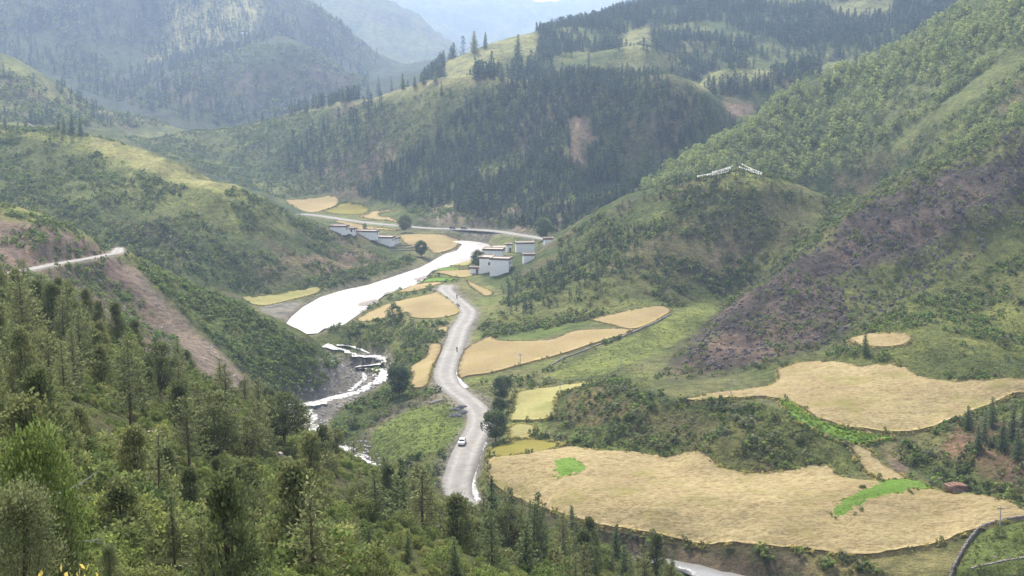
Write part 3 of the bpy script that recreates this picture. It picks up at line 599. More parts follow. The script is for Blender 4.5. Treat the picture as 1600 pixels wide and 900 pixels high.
# ------------------------------------------------------------------ plants: prototypes
def leaves(cen, axis, length, width, tint, r, droop=0.0):
    """one small pointed leaf spray (4 corners) per centre"""
    n = len(cen); a = axis/(np.linalg.norm(axis, axis=1)[:, None]+1e-9)
    q = r.normal(size=(n, 3)); b = np.cross(a, q); b /= np.linalg.norm(b, axis=1)[:, None]+1e-9
    L = length[:, None]; W = width[:, None]
    v = np.stack([cen-a*L*.5, cen+b*W*.5, cen+a*L*.5, cen-b*W*.5], 1).reshape(-1, 3)
    return v, np.arange(4*n).reshape(n, 4), np.repeat(tint, 4, 0)
def tube(path, radii, k=6):
    P = np.array(path, float); V = []; F = []
    d = np.gradient(P, axis=0); d /= np.linalg.norm(d, axis=1)[:, None]+1e-9
    for i, (p, q) in enumerate(zip(P, d)):
        u = np.cross(q, (0.31, .95, .1)); u /= np.linalg.norm(u); w = np.cross(q, u)
        for j in range(k):
            t = 2*math.pi*j/k; V.append(p+radii[i]*(u*math.cos(t)+w*math.sin(t)))
    for i in range(len(P)-1):
        for j in range(k): F.append((i*k+j, i*k+(j+1) % k, (i+1)*k+(j+1) % k, (i+1)*k+j))
    return np.array(V), np.array(F)
def join(parts):
    V = []; F = []; o = 0
    for v, f in parts: V.append(v); F.append(f+o); o += len(v)
    return np.concatenate(V), np.concatenate(F)
bark = plain('bark', (.115,.085,.065), .95, .35, 3, .03); deadwood = plain('grey_deadwood', (.36,.34,.32), .9, .25, 4, .02)
needle = leafmat('needles', .40); leafm = leafmat('leaves', .48)
def vary(r, n, base, amt=.28, clump=None):
    k = 1+amt*r.normal(size=(n, 1)).clip(-1.6, 1.6)
    if clump is not None: k = k*clump[:, None]
    return np.clip(np.array(base)*k, .004, .9)
def conifer(seed, h, rad, whorl, nb, sp, leaf, col, low=.08, shape=.85, droop=-.15):
    """tapered trunk and whorls of needle-bearing branches"""
    r = np.random.default_rng(seed); cen = []; ax = []; ck = []; tp = []
    lean = r.uniform(-.03, .03, 2)*h
    tr = [tube([(0, 0, -.25), (lean[0]*.3, lean[1]*.3, h*.35), (lean[0], lean[1], h*.97)], [h*.022, h*.015, h*.003], 6)]
    for i in range(whorl):
        u = (i+r.uniform(0, .6))/whorl; z = h*(low+(1-low)*u)
        R_ = rad*(1-u)**shape*r.uniform(.72, 1.15)+.02*h; n_ = max(3, int(nb*(1-.45*u)))
        for b in range(n_):
            ph = 2*math.pi*(b+r.uniform(-.3, .3))/n_+i*1.3; L = R_*r.uniform(.6, 1.12)
            d = np.array([math.cos(ph), math.sin(ph), droop+.55*u+r.uniform(-.12, .12)])
            if L > .12*h and seed % 2 == 0 and b % 2 == 0: tr.append(tube([(lean[0]*u, lean[1]*u, z), (lean[0]*u+d[0]*L*.8, lean[1]*u+d[1]*L*.8, z+d[2]*L*.8)], [h*.005, h*.0015], 3))
            m = max(2, int(sp*(L/rad)+.5)); t = np.linspace(.22, 1, m)+r.uniform(-.06, .06, m)
            c = np.array([lean[0]*u, lean[1]*u, z])+t[:, None]*L*d; c += r.normal(size=c.shape)*leaf*.38
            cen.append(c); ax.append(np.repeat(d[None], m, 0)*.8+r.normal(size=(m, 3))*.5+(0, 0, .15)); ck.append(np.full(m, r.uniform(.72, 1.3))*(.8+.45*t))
    cen = np.concatenate(cen); ax = np.concatenate(ax); ck = np.concatenate(ck); n = len(cen)
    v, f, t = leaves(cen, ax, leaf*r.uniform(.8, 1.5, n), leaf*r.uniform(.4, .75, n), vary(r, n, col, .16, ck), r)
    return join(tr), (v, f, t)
def lumpy(seed, h, rad, nclump, per, leaf, col, base=.12, form='round', up=.3, limbs=5, trunk=.03, thick=.75):
    """crown of leaf clumps spread through an uneven volume, on a trunk with limbs"""
    r = np.random.default_rng(seed); cen = []; ax = []; ck = []; tr = []
    lean = r.uniform(-.06, .06, 2)*h
    if trunk: tr.append(tube([(0, 0, -.25), (lean[0]*.4, lean[1]*.4, h*.3), (lean[0], lean[1], h*.85)], [h*trunk, h*trunk*.7, h*trunk*.15], 6))
    for i in range(nclump):
        u = r.uniform(0, 1)
        prof = {'round': math.sqrt(max(0, 1-(2*u-1)**2))*.95+.05, 'cone': (1-u)**.75*.95+.06, 'dome': math.sqrt(max(0, 1-u*u)), 'flat': .35+.65*math.sin(math.pi*min(1, u*1.1)), 'egg': (math.sin(math.pi*u**.75)**.7)*.95+.05}[form]
        ph = r.uniform(0, 2*math.pi); k = r.uniform(.25, 1)**.5*thick+(1-thick)*r.uniform(.5, 1.2)
        c = np.array([lean[0]*u+math.cos(ph)*rad*prof*k, lean[1]*u+math.sin(ph)*rad*prof*k, h*(base+(1-base)*u)])
        cr = (rad*.30+.03*h)*r.uniform(.6, 1.25); m = per
        q = r.normal(size=(m, 3)); q /= np.linalg.norm(q, axis=1)[:, None]; q *= (r.uniform(.2, 1, m)**.6)[:, None]
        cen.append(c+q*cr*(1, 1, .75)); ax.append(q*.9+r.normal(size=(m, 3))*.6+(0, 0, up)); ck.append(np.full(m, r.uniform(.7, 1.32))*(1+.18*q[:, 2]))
        if trunk and i < limbs: tr.append(tube([(lean[0]*.3, lean[1]*.3, h*base*.7+h*.1*r.uniform(0, 1)), tuple((c+(0, 0, -.05*h))*(.6, .6, .72)), tuple(c)], [h*trunk*.45, h*trunk*.28, h*trunk*.1], 4))
    cen = np.concatenate(cen); ax = np.concatenate(ax); ck = np.concatenate(ck); n = len(cen); cen[:, 2] = np.maximum(cen[:, 2], .02*h)
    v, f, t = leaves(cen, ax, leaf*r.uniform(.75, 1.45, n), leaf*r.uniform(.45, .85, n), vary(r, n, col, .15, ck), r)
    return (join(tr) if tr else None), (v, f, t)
class Proto:
    def __init__(s, name, data, lm):
        tr, (v, f, t) = data; s.name = name
        s.crown = mesh_np(name+'_crown', v, f, lm); col_attr(s.crown, t)
        s.trunk = mesh_np(name+'_trunk', tr[0], tr[1], bark, True) if tr is not None else None
        if tr is not None:      # one joined mesh for the woods far off
            V = np.concatenate([v, tr[0]]); me = mesh_np(name+'_whole', V, [f, tr[1]+len(v)], lm); me.materials.append(bark)
            me.polygons.foreach_set('material_index', np.concatenate([np.zeros(len(f), np.int32), np.ones(len(tr[1]), np.int32)]))
            col_attr(me, np.concatenate([t, np.full((len(tr[0]), 3), .1)])); s.whole = me
        else: s.whole = s.crown
        s.h = float(v[:, 2].max()); s.obj = bpy.data.objects.new(name+'_source', s.whole)
SPR, JUN, BIR, GRN, OLV = (.048,.075,.036), (.125,.140,.058), (.27,.32,.11), (.165,.23,.064), (.195,.21,.08)
P_ = {}
def proto(k, data, lm): P_[k] = Proto(k, data, lm)
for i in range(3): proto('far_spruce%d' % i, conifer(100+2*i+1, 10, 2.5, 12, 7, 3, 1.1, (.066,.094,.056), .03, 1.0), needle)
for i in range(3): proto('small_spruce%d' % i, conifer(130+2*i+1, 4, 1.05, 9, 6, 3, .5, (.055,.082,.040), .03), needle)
for i in range(3): proto('far_birch%d' % i, lumpy(200+i, 7, 2.0, 17, 15, .62, BIR, .10, 'egg', limbs=2, trunk=.016), leafm)
for i in range(2): proto('scrub_green%d' % i, lumpy(220+i, 1.2, .85, 9, 11, .34, GRN, .1, 'dome', trunk=0), leafm)
for i in range(2): proto('scrub_olive%d' % i, lumpy(230+i, 1.0, .8, 9, 11, .30, OLV, .1, 'dome', trunk=0), leafm)
proto('scrub_dark', lumpy(240, 1.1, .8, 9, 12, .32, (.115,.15,.058), .1, 'dome', trunk=0), leafm)
proto('scrub_grey', lumpy(241, 1.0, .9, 9, 11, .30, (.20,.215,.125), .1, 'dome', trunk=0), leafm)
proto('tuft', lumpy(242, .45, .4, 5, 9, .24, (.24,.265,.09), .05, 'dome', trunk=0), leafm)
proto('grass_tuft', lumpy(243, .4, .42, 5, 9, .22, (.30,.335,.115), .05, 'dome', .8, trunk=0), leafm)
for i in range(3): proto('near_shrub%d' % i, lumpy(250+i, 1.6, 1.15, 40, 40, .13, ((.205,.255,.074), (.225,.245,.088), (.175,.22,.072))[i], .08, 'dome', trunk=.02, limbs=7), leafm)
proto('juniper0', lumpy(300, 5.2, 1.75, 120, 40, .19, (.185,.205,.082), .05, 'cone', .9, 26, .022, .62), needle)
proto('juniper1', conifer(302, 6.5, 1.8, 20, 7, 18, .23, (.165,.185,.078), .22, .5, .06), needle)
proto('juniper2', conifer(304, 5.5, 1.35, 20, 7, 17, .21, (.175,.195,.085), .12, .7, .12), needle)
proto('juniper3', lumpy(303, 5.5, 1.7, 70, 42, .21, (.155,.172,.074), .3, 'round', .6, 30, .026, .5), needle)
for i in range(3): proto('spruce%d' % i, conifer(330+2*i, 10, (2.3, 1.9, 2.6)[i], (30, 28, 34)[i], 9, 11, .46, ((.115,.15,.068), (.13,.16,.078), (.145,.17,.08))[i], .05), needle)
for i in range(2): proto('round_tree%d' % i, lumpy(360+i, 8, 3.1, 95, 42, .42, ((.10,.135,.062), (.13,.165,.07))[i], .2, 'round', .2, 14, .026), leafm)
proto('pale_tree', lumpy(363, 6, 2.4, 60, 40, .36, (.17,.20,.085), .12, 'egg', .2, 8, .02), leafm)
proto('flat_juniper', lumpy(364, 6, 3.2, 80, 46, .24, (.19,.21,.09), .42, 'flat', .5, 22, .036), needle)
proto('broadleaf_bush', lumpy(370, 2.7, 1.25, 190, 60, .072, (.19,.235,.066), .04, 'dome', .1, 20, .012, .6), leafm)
proto('feathery_juniper', lumpy(371, 3.2, 1.0, 230, 70, .05, (.20,.215,.10), .03, 'cone', 1.0, 26, .016, .5), needle)
proto('yellow_sprig', lumpy(372, .5, .34, 16, 16, .035, (.55,.45,.10), .3, 'flat', .3, 6, .02), leafm)
proto('leafy_crop', lumpy(373, .5, .5, 7, 10, .30, (.24,.33,.065), .1, 'dome', trunk=0), leafm)
proto('wheat_tuft', lumpy(374, .55, .55, 7, 9, .34, (.50,.415,.235), .1, 'dome', .5, trunk=0), leafm)
proto('wheat_tuft_green', lumpy(375, .5, .5, 7, 9, .32, (.46,.42,.15), .1, 'dome', .5, trunk=0), leafm)

AV = np.zeros((NR, NC))     # where nothing wild grows: crops, roads, water
for pl in CROPS:
    y0 = min(p[1] for p in pl)-1; y1 = max(p[1] for p in pl)+1; i0 = np.searchsorted(S, y0+APEX); i1 = np.searchsorted(S, y1+APEX)
    AV[i0:i1] = np.maximum(AV[i0:i1], inpoly(GX[i0:i1], GY[i0:i1], pl))
AV = np.maximum(AV, (D_road < 4.8) | (D_far < 4.8) | (D_cut < 3.4)); AV = np.maximum(AV, wr > .2)
for P, h in ((ST1, 2.5), (ST3, 2.2), (CH1, 1.2), (CH2, 1.2), (LOW, 5.5)): AV = np.maximum(AV, near_line(P, h+1)[0] < h)
KEEP = []                   # pixel outlines kept clear (open grass, bare ground): (poly, y0, y1)
def clear(poly, y0, y1): KEEP.append((poly, y0, y1))
for pl in ([(695,98),(760,68),(838,49),(842,80),(800,95),(720,125),(690,118)], [(930,100),(1040,84),(1048,104),(960,112)], [(955,60),(1012,38),(1022,74),(975,74)],
           [(1060,142),(1118,109),(1212,108),(1204,122),(1130,132),(1075,146)], [(1268,106),(1376,82),(1372,104),(1290,118)], [(1280,8),(1400,-8),(1392,20),(1320,28)]): clear(pl, 900, 1800)
clear([(172,398),(215,424),(290,500),(350,556),(412,625),(398,642),(330,596),(255,508),(205,452),(160,424)], 325, 440)
clear([(1600,66),(1540,108),(1470,163),(1390,222),(1330,262),(1360,262),(1480,186),(1600,104)], 560, 780)
clear([(577,678),(641,636),(692,633),(719,626),(734,653),(712,694),(665,714),(597,722),(581,698)], 280, 420)
clear([(844,592),(915,555),(1003,515),(1070,480),(1140,462),(1125,480),(1080,520),(1000,566),(930,588)], 360, 540)
clear([(725,395),(760,372),(868,370),(868,410),(808,432),(745,432)], 560, 800); clear([(490,345),(560,350),(655,368),(655,398),(600,392)], 640, 860)
clear([(140,212),(230,238),(300,272),(370,286),(360,300),(280,290),(200,258),(145,236)], 640, 800); clear([(1120,290),(1240,286),(1330,310),(1250,302)], 560, 620)
clear([(888,185),(925,182),(928,225),(910,262),(892,250)], 840, 1000)
def seen(P, up):
    """is the top of something `up` metres high in the camera's view over the terrain"""
    k = np.linspace(.02, .985, 150)[None, :]; X = P[:, 0:1]*k; Yk = P[:, 1:2]*k; zr = CAM_Z+(P[:, 2:3]+up-CAM_Z)*k
    return (sample(Z, X, Yk) < zr+.6).all(1)
def scat(poly, y0, y1, dens, up=2.0, clump=None, thr=0.0, seed=0, keep=True, extra=0.0, wet=False):
    r = np.random.default_rng(seed+5); xs = [p[0] for p in poly]; x0 = min(xs)-extra; x1 = max(xs)+extra
    w0 = (x1-x0)/FPX; area = w0*(y1**2-y0**2)/2*1.02; n = int(area*dens)
    Y = np.sqrt(r.uniform(y0**2, y1**2, n)); px = r.uniform(x0, x1, n); x = (px-800)/FPX*Y*1.0; z = ground(x, Y)
    x = (px-800)/FPX*(Y*math.cos(PITCH)-(z-CAM_Z)*math.sin(PITCH)); z = ground(x, Y)
    qx, qy = project(x, Y, z); m = inpoly(qx, qy, poly) & (wet | (sample(AV, x, Y) < .25))
    if clump: m &= fbm(x, Y, clump, 3, seed+77) > thr+r.normal(size=n)*.12
    if keep:
        for pl, a, b in KEEP: m &= ~(inpoly(qx, qy, pl) & (Y > a) & (Y < b))
    P = np.column_stack([x, Y, z])[m]
    return P[seen(P, up)] if len(P) else P
def instances(name, P, sc_, protos, label, cat, seed=0, weights=None, tilt=0.0):
    """a mass of plants nobody could count: one object"""
    r = np.random.default_rng(seed+9); n = len(P); me = bpy.data.meshes.new(name); me.vertices.add(n); me.vertices.foreach_set('co', P.astype(np.float32).ravel())
    for nm, v in (('turn', r.uniform(0, 6.28, n)), ('size', sc_)): me.attributes.new(nm, 'FLOAT', 'POINT').data.foreach_set('value', np.asarray(v, np.float32))
    me.attributes.new('sort', 'INT', 'POINT').data.foreach_set('value', r.choice(len(protos), n, p=weights).astype(np.int32))
    o = obj(name, me); g = bpy.data.node_groups.new(name, 'GeometryNodeTree'); g.interface.new_socket('Geometry', in_out='INPUT', socket_type='NodeSocketGeometry'); g.interface.new_socket('Geometry', in_out='OUTPUT', socket_type='NodeSocketGeometry')
    N = g.nodes; L = g.links; gi = N.new('NodeGroupInput'); go = N.new('NodeGroupOutput'); jn = N.new('GeometryNodeJoinGeometry')
    def attr(nm, ty):
        a = N.new('GeometryNodeInputNamedAttribute'); a.data_type = ty; a.inputs['Name'].default_value = nm; return [s for s in a.outputs if s.enabled and s.name == 'Attribute'][0]
    cx = N.new('ShaderNodeCombineXYZ'); L.new(attr('turn', 'FLOAT'), cx.inputs[2]); sz = attr('size', 'FLOAT'); so = attr('sort', 'INT')
    for k, p in enumerate(protos):
        ob = N.new('GeometryNodeObjectInfo'); ob.inputs[0].default_value = p.obj
        cmp = N.new('FunctionNodeCompare'); cmp.data_type = 'INT'; cmp.operation = 'EQUAL'
        ia = [s for s in cmp.inputs if s.enabled]; L.new(so, ia[0]); ia[1].default_value = k
        ip = N.new('GeometryNodeInstanceOnPoints'); L.new(gi.outputs[0], ip.inputs['Points']); L.new(cmp.outputs[0], ip.inputs['Selection']); L.new(ob.outputs['Geometry'], ip.inputs['Instance'])
        L.new(cx.outputs[0], ip.inputs['Rotation']); L.new(sz, ip.inputs['Scale']); L.new(ip.outputs[0], jn.inputs[0])
    L.new(jn.outputs[0], go.inputs[0]); md = o.modifiers.new('plants', 'NODES'); md.node_group = g
    return tag(o, label, cat, kind='stuff')
def pset(*k): return [P_[a] for a in k]
U = lambda n, a, b, s: np.random.default_rng(s).uniform(a, b, n)
FS = pset('far_spruce0', 'far_spruce1', 'far_spruce2'); SS = pset('small_spruce0', 'small_spruce1', 'small_spruce2'); FB = pset('far_birch0', 'far_birch1', 'far_birch2')
SC = pset('scrub_green0', 'scrub_green1', 'scrub_olive0', 'scrub_olive1', 'scrub_dark', 'scrub_grey')
def mass(name, regs, lo, hi, protos, label, cat, seed, weights=None):
    Pl = [scat(*q, seed=seed+i, **kw) for i, (q, kw) in enumerate(regs)]; P = np.concatenate([p for p in Pl if len(p)])
    P[:, 2] -= .05; return instances(name, P, U(len(P), lo, hi, seed), protos, label, cat, seed, weights)
mass('spruce_forest', [(([(560,305),(600,268),(690,205),(740,150),(840,122),(1000,104),(1060,138),(1120,165),(1150,190),(1000,296),(950,332),(870,362),(780,350),(700,325),(620,322)], 740, 1010, .085), dict(up=8, clump=45, thr=-.38))],
     .42, .85, FS, 'dark spruce wood covering the mountain face above the far road', 'forest', 1)
mass('spruce_forest', [(([(345,200),(450,160),(560,120),(640,98),(722,78),(722,112),(690,128),(560,156),(450,178)], 1130, 1420, .035), dict(up=14)),
     (([(720,132),(765,104),(800,98),(850,86),(885,112),(800,128)], 1000, 1280, .03), dict(up=9, clump=30, thr=0.0, keep=False)), (([(400,245),(560,170),(640,140),(660,200),(600,260),(480,280)], 960, 1200, .012), dict(up=8, clump=45, thr=-.05)), (([(600,150),(700,128),(860,120),(860,90),(720,110)], 980, 1250, .008), dict(up=8, clump=40, thr=0.0))], .7, 1.45, FS, 'dark spruces massed behind the grassy crest across the river', 'forest', 2)
mass('spruce_forest', [(([(835,42),(1000,-5),(1600,-60),(1520,0),(1380,80),(1250,135),(1120,155),(1000,122),(860,112),(830,80)], 980, 1750, .045), dict(up=13, clump=70, thr=-.25))], .5, 1.15, FS, 'hazy spruce woods on the upper slopes beyond the birches', 'forest', 3)
mass('far_scrub', [(([(-60,-60),(520,-60),(600,70),(560,160),(340,195),(200,165),(-60,80)], 1480, 2500, .012), dict(up=6, clump=90, thr=-.2)), (([(-60,90),(100,140),(310,195),(200,200),(-60,195)], 1000, 1480, .02), dict(up=4, clump=60, thr=-.2))], 2.2, 4.5, SC, 'dark scrub on the far hazy mountains', 'scrub', 20)
mass('spruce_forest', [(([(-60,-60),(520,-60),(600,70),(560,160),(340,195),(200,165),(-60,80)], 1480, 2500, .009), dict(up=10, clump=120, thr=-.05)),
     (([(-60,90),(100,140),(310,195),(200,200),(-60,195)], 1000, 1480, .006), dict(up=8, clump=60, thr=0.0))], .6, 1.3, FS, 'scattered dark trees on the far hazy mountainside', 'forest', 4)
mass('birch_wood', [(([(1000,300),(1060,236),(1180,178),(1250,136),(1400,72),(1530,-12),(1660,-40),(1660,80),(1480,180),(1380,240),(1250,285),(1100,275),(1040,300)], 640, 870, .050), dict(up=6, clump=40, thr=-.42)),
     (([(1660,80),(1660,190),(1480,240),(1400,255),(1500,185)], 560, 720, .03), dict(up=6, clump=25, thr=-.1))], .55, 1.1, FB, 'pale green birch wood climbing the slope behind the flagged hill', 'forest', 5)
mass('undergrowth', [(([(1000,300),(1150,190),(1400,75),(1660,-40),(1660,200),(1470,250),(1330,310),(1200,285),(1100,275)], 560, 870, .06), dict(up=3)),
     (([(430,260),(560,170),(700,140),(1000,120),(1140,180),(1000,300),(870,365),(660,340),(560,300)], 740, 1200, .09), dict(up=3))], .9, 2.0, SC, 'low scrub under and between the far woods', 'scrub', 6)
mass('young_spruces', [(([(780,450),(850,402),(960,320),(1095,272),(1105,300),(1010,380),(960,440),(880,480),(800,495)], 480, 640, .045), dict(up=4, clump=22, thr=-.2)),
     (([(1100,460),(1160,400),(1200,390),(1180,440),(1120,475)], 470, 570, .03), dict(up=4)), (([(1095,280),(1200,270),(1300,300),(1200,340),(1000,420)], 500, 610, .008), dict(up=4))], .55, 1.35, SS, 'young dark spruces scattered over the flagged hill', 'scrub', 7)
mass('hillside_scrub', [(([(745,520),(800,450),(870,380),(960,318),(1090,272),(1150,262),(1240,282),(1340,306),(1220,400),(1130,480),(1040,480),(900,505),(780,530)], 460, 650, .27), dict(up=1.5, clump=13, thr=-.04)),
     (([(1130,480),(1240,380),(1340,310),(1500,225),(1600,180),(1600,205),(1340,330),(1140,490)], 440, 640, .16), dict(up=1.5, clump=18, thr=-.1))], .8, 1.9, SC, 'dark and olive scrub dotting the hill with the flags', 'scrub', 8, [.1,.12,.2,.2,.28,.1])
mass('hillside_scrub', [(([(-60,195),(140,205),(300,270),(440,322),(560,384),(620,408),(560,445),(390,462),(170,390),(-60,320)], 540, 790, .26), dict(up=1.5, clump=16, thr=-.02)), (([(190,215),(350,200),(560,160),(680,200),(600,290),(440,310),(300,265)], 900, 1260, .14), dict(up=2.5, clump=30, thr=-.3))], .8, 1.8, SC, 'scrub covering the round spur on the far river bank', 'scrub', 9, [.16,.16,.16,.14,.28,.1])
mass('hillside_scrub', [(([(190,395),(350,462),(530,566),(500,612),(440,630),(400,600),(290,490)], 340, 440, .55), dict(up=1.2, clump=10, thr=-.35)), (([(-40,318),(70,328),(160,378),(190,400),(260,480),(380,610),(330,630),(150,470),(-40,430)], 290, 435, .3), dict(up=1.2, clump=9, thr=-.1))], .6, 1.5, SC, 'bright scrub on the near spur beside the landslide', 'scrub', 10, [.3,.3,.14,.1,.1,.06])
mass('hillside_scrub', [(([(1010,600),(1060,545),(1130,482),(1340,320),(1620,190),(1620,420),(1400,500),(1200,578)], 360, 500, .22), dict(up=1.2, clump=12, thr=.02))], .5, 1.3, SC, 'sparse bushes on the purple rocky ridge', 'scrub', 11, [.16,.1,.24,.2,.15,.15])
mass('hillside_scrub', [(([(1200,578),(1300,545),(1400,480),(1640,380),(1640,600),(1440,596),(1350,560),(1250,572)], 320, 460, .34), dict(up=1.2, clump=11, thr=-.02))], .6, 1.6, SC, 'green scrub on the slope above the terrace field', 'scrub', 12, [.25,.2,.2,.12,.15,.08])
mass('hillside_scrub', [(([(865,665),(905,605),(960,590),(1060,625),(1190,625),(1250,665),(1300,690),(1310,745),(1240,738),(1130,735),(1060,705),(960,698)], 275, 400, .34), dict(up=1.0, clump=9, thr=.03)),
     (([(1380,705),(1420,690),(1500,655),(1640,618),(1640,800),(1560,782),(1480,770),(1420,745)], 250, 325, .36), dict(up=1.0, clump=8, thr=-.02))], .7, 1.7, SC, 'thick scrub on the banks between the wheat terraces', 'scrub', 13, [.14,.14,.16,.1,.26,.2])
mass('bank_scrub', [(([(510,515),(560,500),(640,500),(700,505),(690,535),(660,560),(640,590),(610,600),(560,575),(530,540)], 360, 500, .30), dict(up=1, clump=8, thr=-.2)), (([(530,640),(620,600),(690,610),(640,640),(570,690),(520,690)], 290, 400, .3), dict(up=1, clump=8, thr=-.1)),
     (([(620,720),(690,690),(715,700),(690,770),(640,760)], 280, 330, .4), dict(up=1, clump=6, thr=-.1)), (([(740,540),(770,512),(850,505),(925,498),(850,512),(775,528)], 420, 520, .5), dict(up=1)), (([(720,600),(830,590),(1040,492),(1050,496),(900,560),(860,610)], 340, 500, .3), dict(up=1, clump=8, thr=-.05)),
     (([(460,440),(620,408),(640,398),(650,410),(560,440),(470,460)], 560, 720, .3), dict(up=1)), (([(820,690),(900,668),(1060,705),(1050,718),(900,700)], 260, 340, .3), dict(up=1, clump=8, thr=0.0)), (([(960,838),(1120,855),(1340,873),(1400,905),(950,905)], 200, 262, .35), dict(up=1, clump=7, thr=-.05)),
     (([(620,410),(760,390),(720,440),(640,470),(540,505),(520,500)], 450, 640, .05), dict(up=1)), (([(640,330),(660,310),(860,300),(870,365),(760,350),(660,345)], 740, 880, .08), dict(up=2))], .6, 1.7, SC, 'bushes along stream banks, walls and field edges', 'scrub', 14, [.2,.2,.14,.1,.22,.14])
mass('hillside_grass', [(([(745,520),(870,380),(1090,272),(1240,282),(1340,306),(1500,225),(1620,170),(1620,205),(1340,330),(1130,490),(900,505)], 460, 650, .3), dict(up=.8)), (([(865,665),(905,605),(1060,625),(1190,625),(1250,665),(1310,745),(1130,735),(960,698)], 275, 400, .6), dict(up=.6)),
     (([(1200,578),(1300,545),(1400,480),(1640,380),(1640,600),(1440,596)], 320, 460, .35), dict(up=.6)), (([(-60,195),(140,205),(300,270),(440,322),(620,408),(390,462),(170,390),(-60,320)], 540, 790, .2), dict(up=.8)), (([(1380,705),(1500,655),(1640,618),(1640,800),(1480,770)], 250, 325, .5), dict(up=.6)), (([(1330,262),(1660,60),(1660,150),(1400,270)], 560, 780, .25), dict(up=.8))], .6, 1.3, pset('grass_tuft'), 'rough grass between the hillside bushes', 'grass', 21)
NEARP = [(-60,380),(0,420),(130,480),(250,550),(400,628),(480,660),(620,748),(700,790),(850,815),(1040,880),(1120,960),(-60,960)]
mass('undergrowth', [((NEARP, 28, 262, .8), dict(up=1.0, clump=7, thr=-.06))], .28, .75, pset('near_shrub0', 'near_shrub1', 'near_shrub2'), 'low green undergrowth on the steep near slope', 'undergrowth', 15)
mass('grass_tufts', [(([(560,640),(740,600),(730,700),(640,730),(570,720)], 280, 420, .5), dict(up=.6, keep=False)), (([(844,592),(1140,462),(1080,520),(930,588)], 360, 540, .12), dict(up=.6, keep=False)), (([(1484,905),(1520,842),(1640,808),(1640,960),(1480,960)], 190, 280, .8), dict(up=.6)), (([(760,600),(1000,560),(1060,700),(800,720)], 260, 420, .2), dict(up=.6)),
     (([(1180,625),(1310,690),(1340,745),(1200,720)], 265, 330, .8), dict(up=.6)), (([(690,600),(700,780),(760,780),(790,600)], 270, 420, .5), dict(up=.6))], .5, 1.2, pset('tuft'), 'tufts of grass on pastures and road edges', 'grass', 16)
for nm, lab, k in (('crop_leaves', 'leaves of the bright green crop plots', 0),):
    pl = [c for o_, c in zip([o for o in COL.objects if o.name.startswith(('wheat_field', 'green_field'))], CROPS) if o_.name.startswith('green_field') and max(p[1] for p in c) < 330 and o_.data.materials[0].name == 'green_crop']
    Pn = []
    for c in pl:
        a = np.array(c); g = rng.uniform(a.min(0), a.max(0), (int(np.prod(a.max(0)-a.min(0))*2.6), 2)); g = g[inpoly(g[:, 0], g[:, 1], c)]; Pn.append(np.column_stack([g, ground(g[:, 0], g[:, 1])+.55]))
    Pn = np.concatenate(Pn); instances(nm, Pn, U(len(Pn), .45, .8, 3), pset('leafy_crop'), lab, 'crop', 17)

r_ = np.random.default_rng(77)
Pn = []
for c in CROPS:       # rank grass along the field edges
    a = np.array(c+[c[0]]); L = np.hypot(*np.diff(a, axis=0).T)
    for k in range(len(c)):
        m = int(L[k]*(2.2 if a[k, 1] < 420 else 1.1)); t = r_.uniform(0, 1, m)[:, None]; q = a[k]+(a[k+1]-a[k])*t+r_.normal(size=(m, 2))*.32; Pn.append(q)
Pn = np.concatenate(Pn); Pn = np.column_stack([Pn, ground(Pn[:, 0], Pn[:, 1])]); instances('edge_grass', Pn, U(len(Pn), .5, 1.1, 5)*np.where(Pn[:, 1] < 380, 1.5, 1.0), pset('tuft', 'wheat_tuft_green', 'scrub_olive0'), 'rank grass along the edges of the fields', 'grass', 19, [.47, .47, .06])
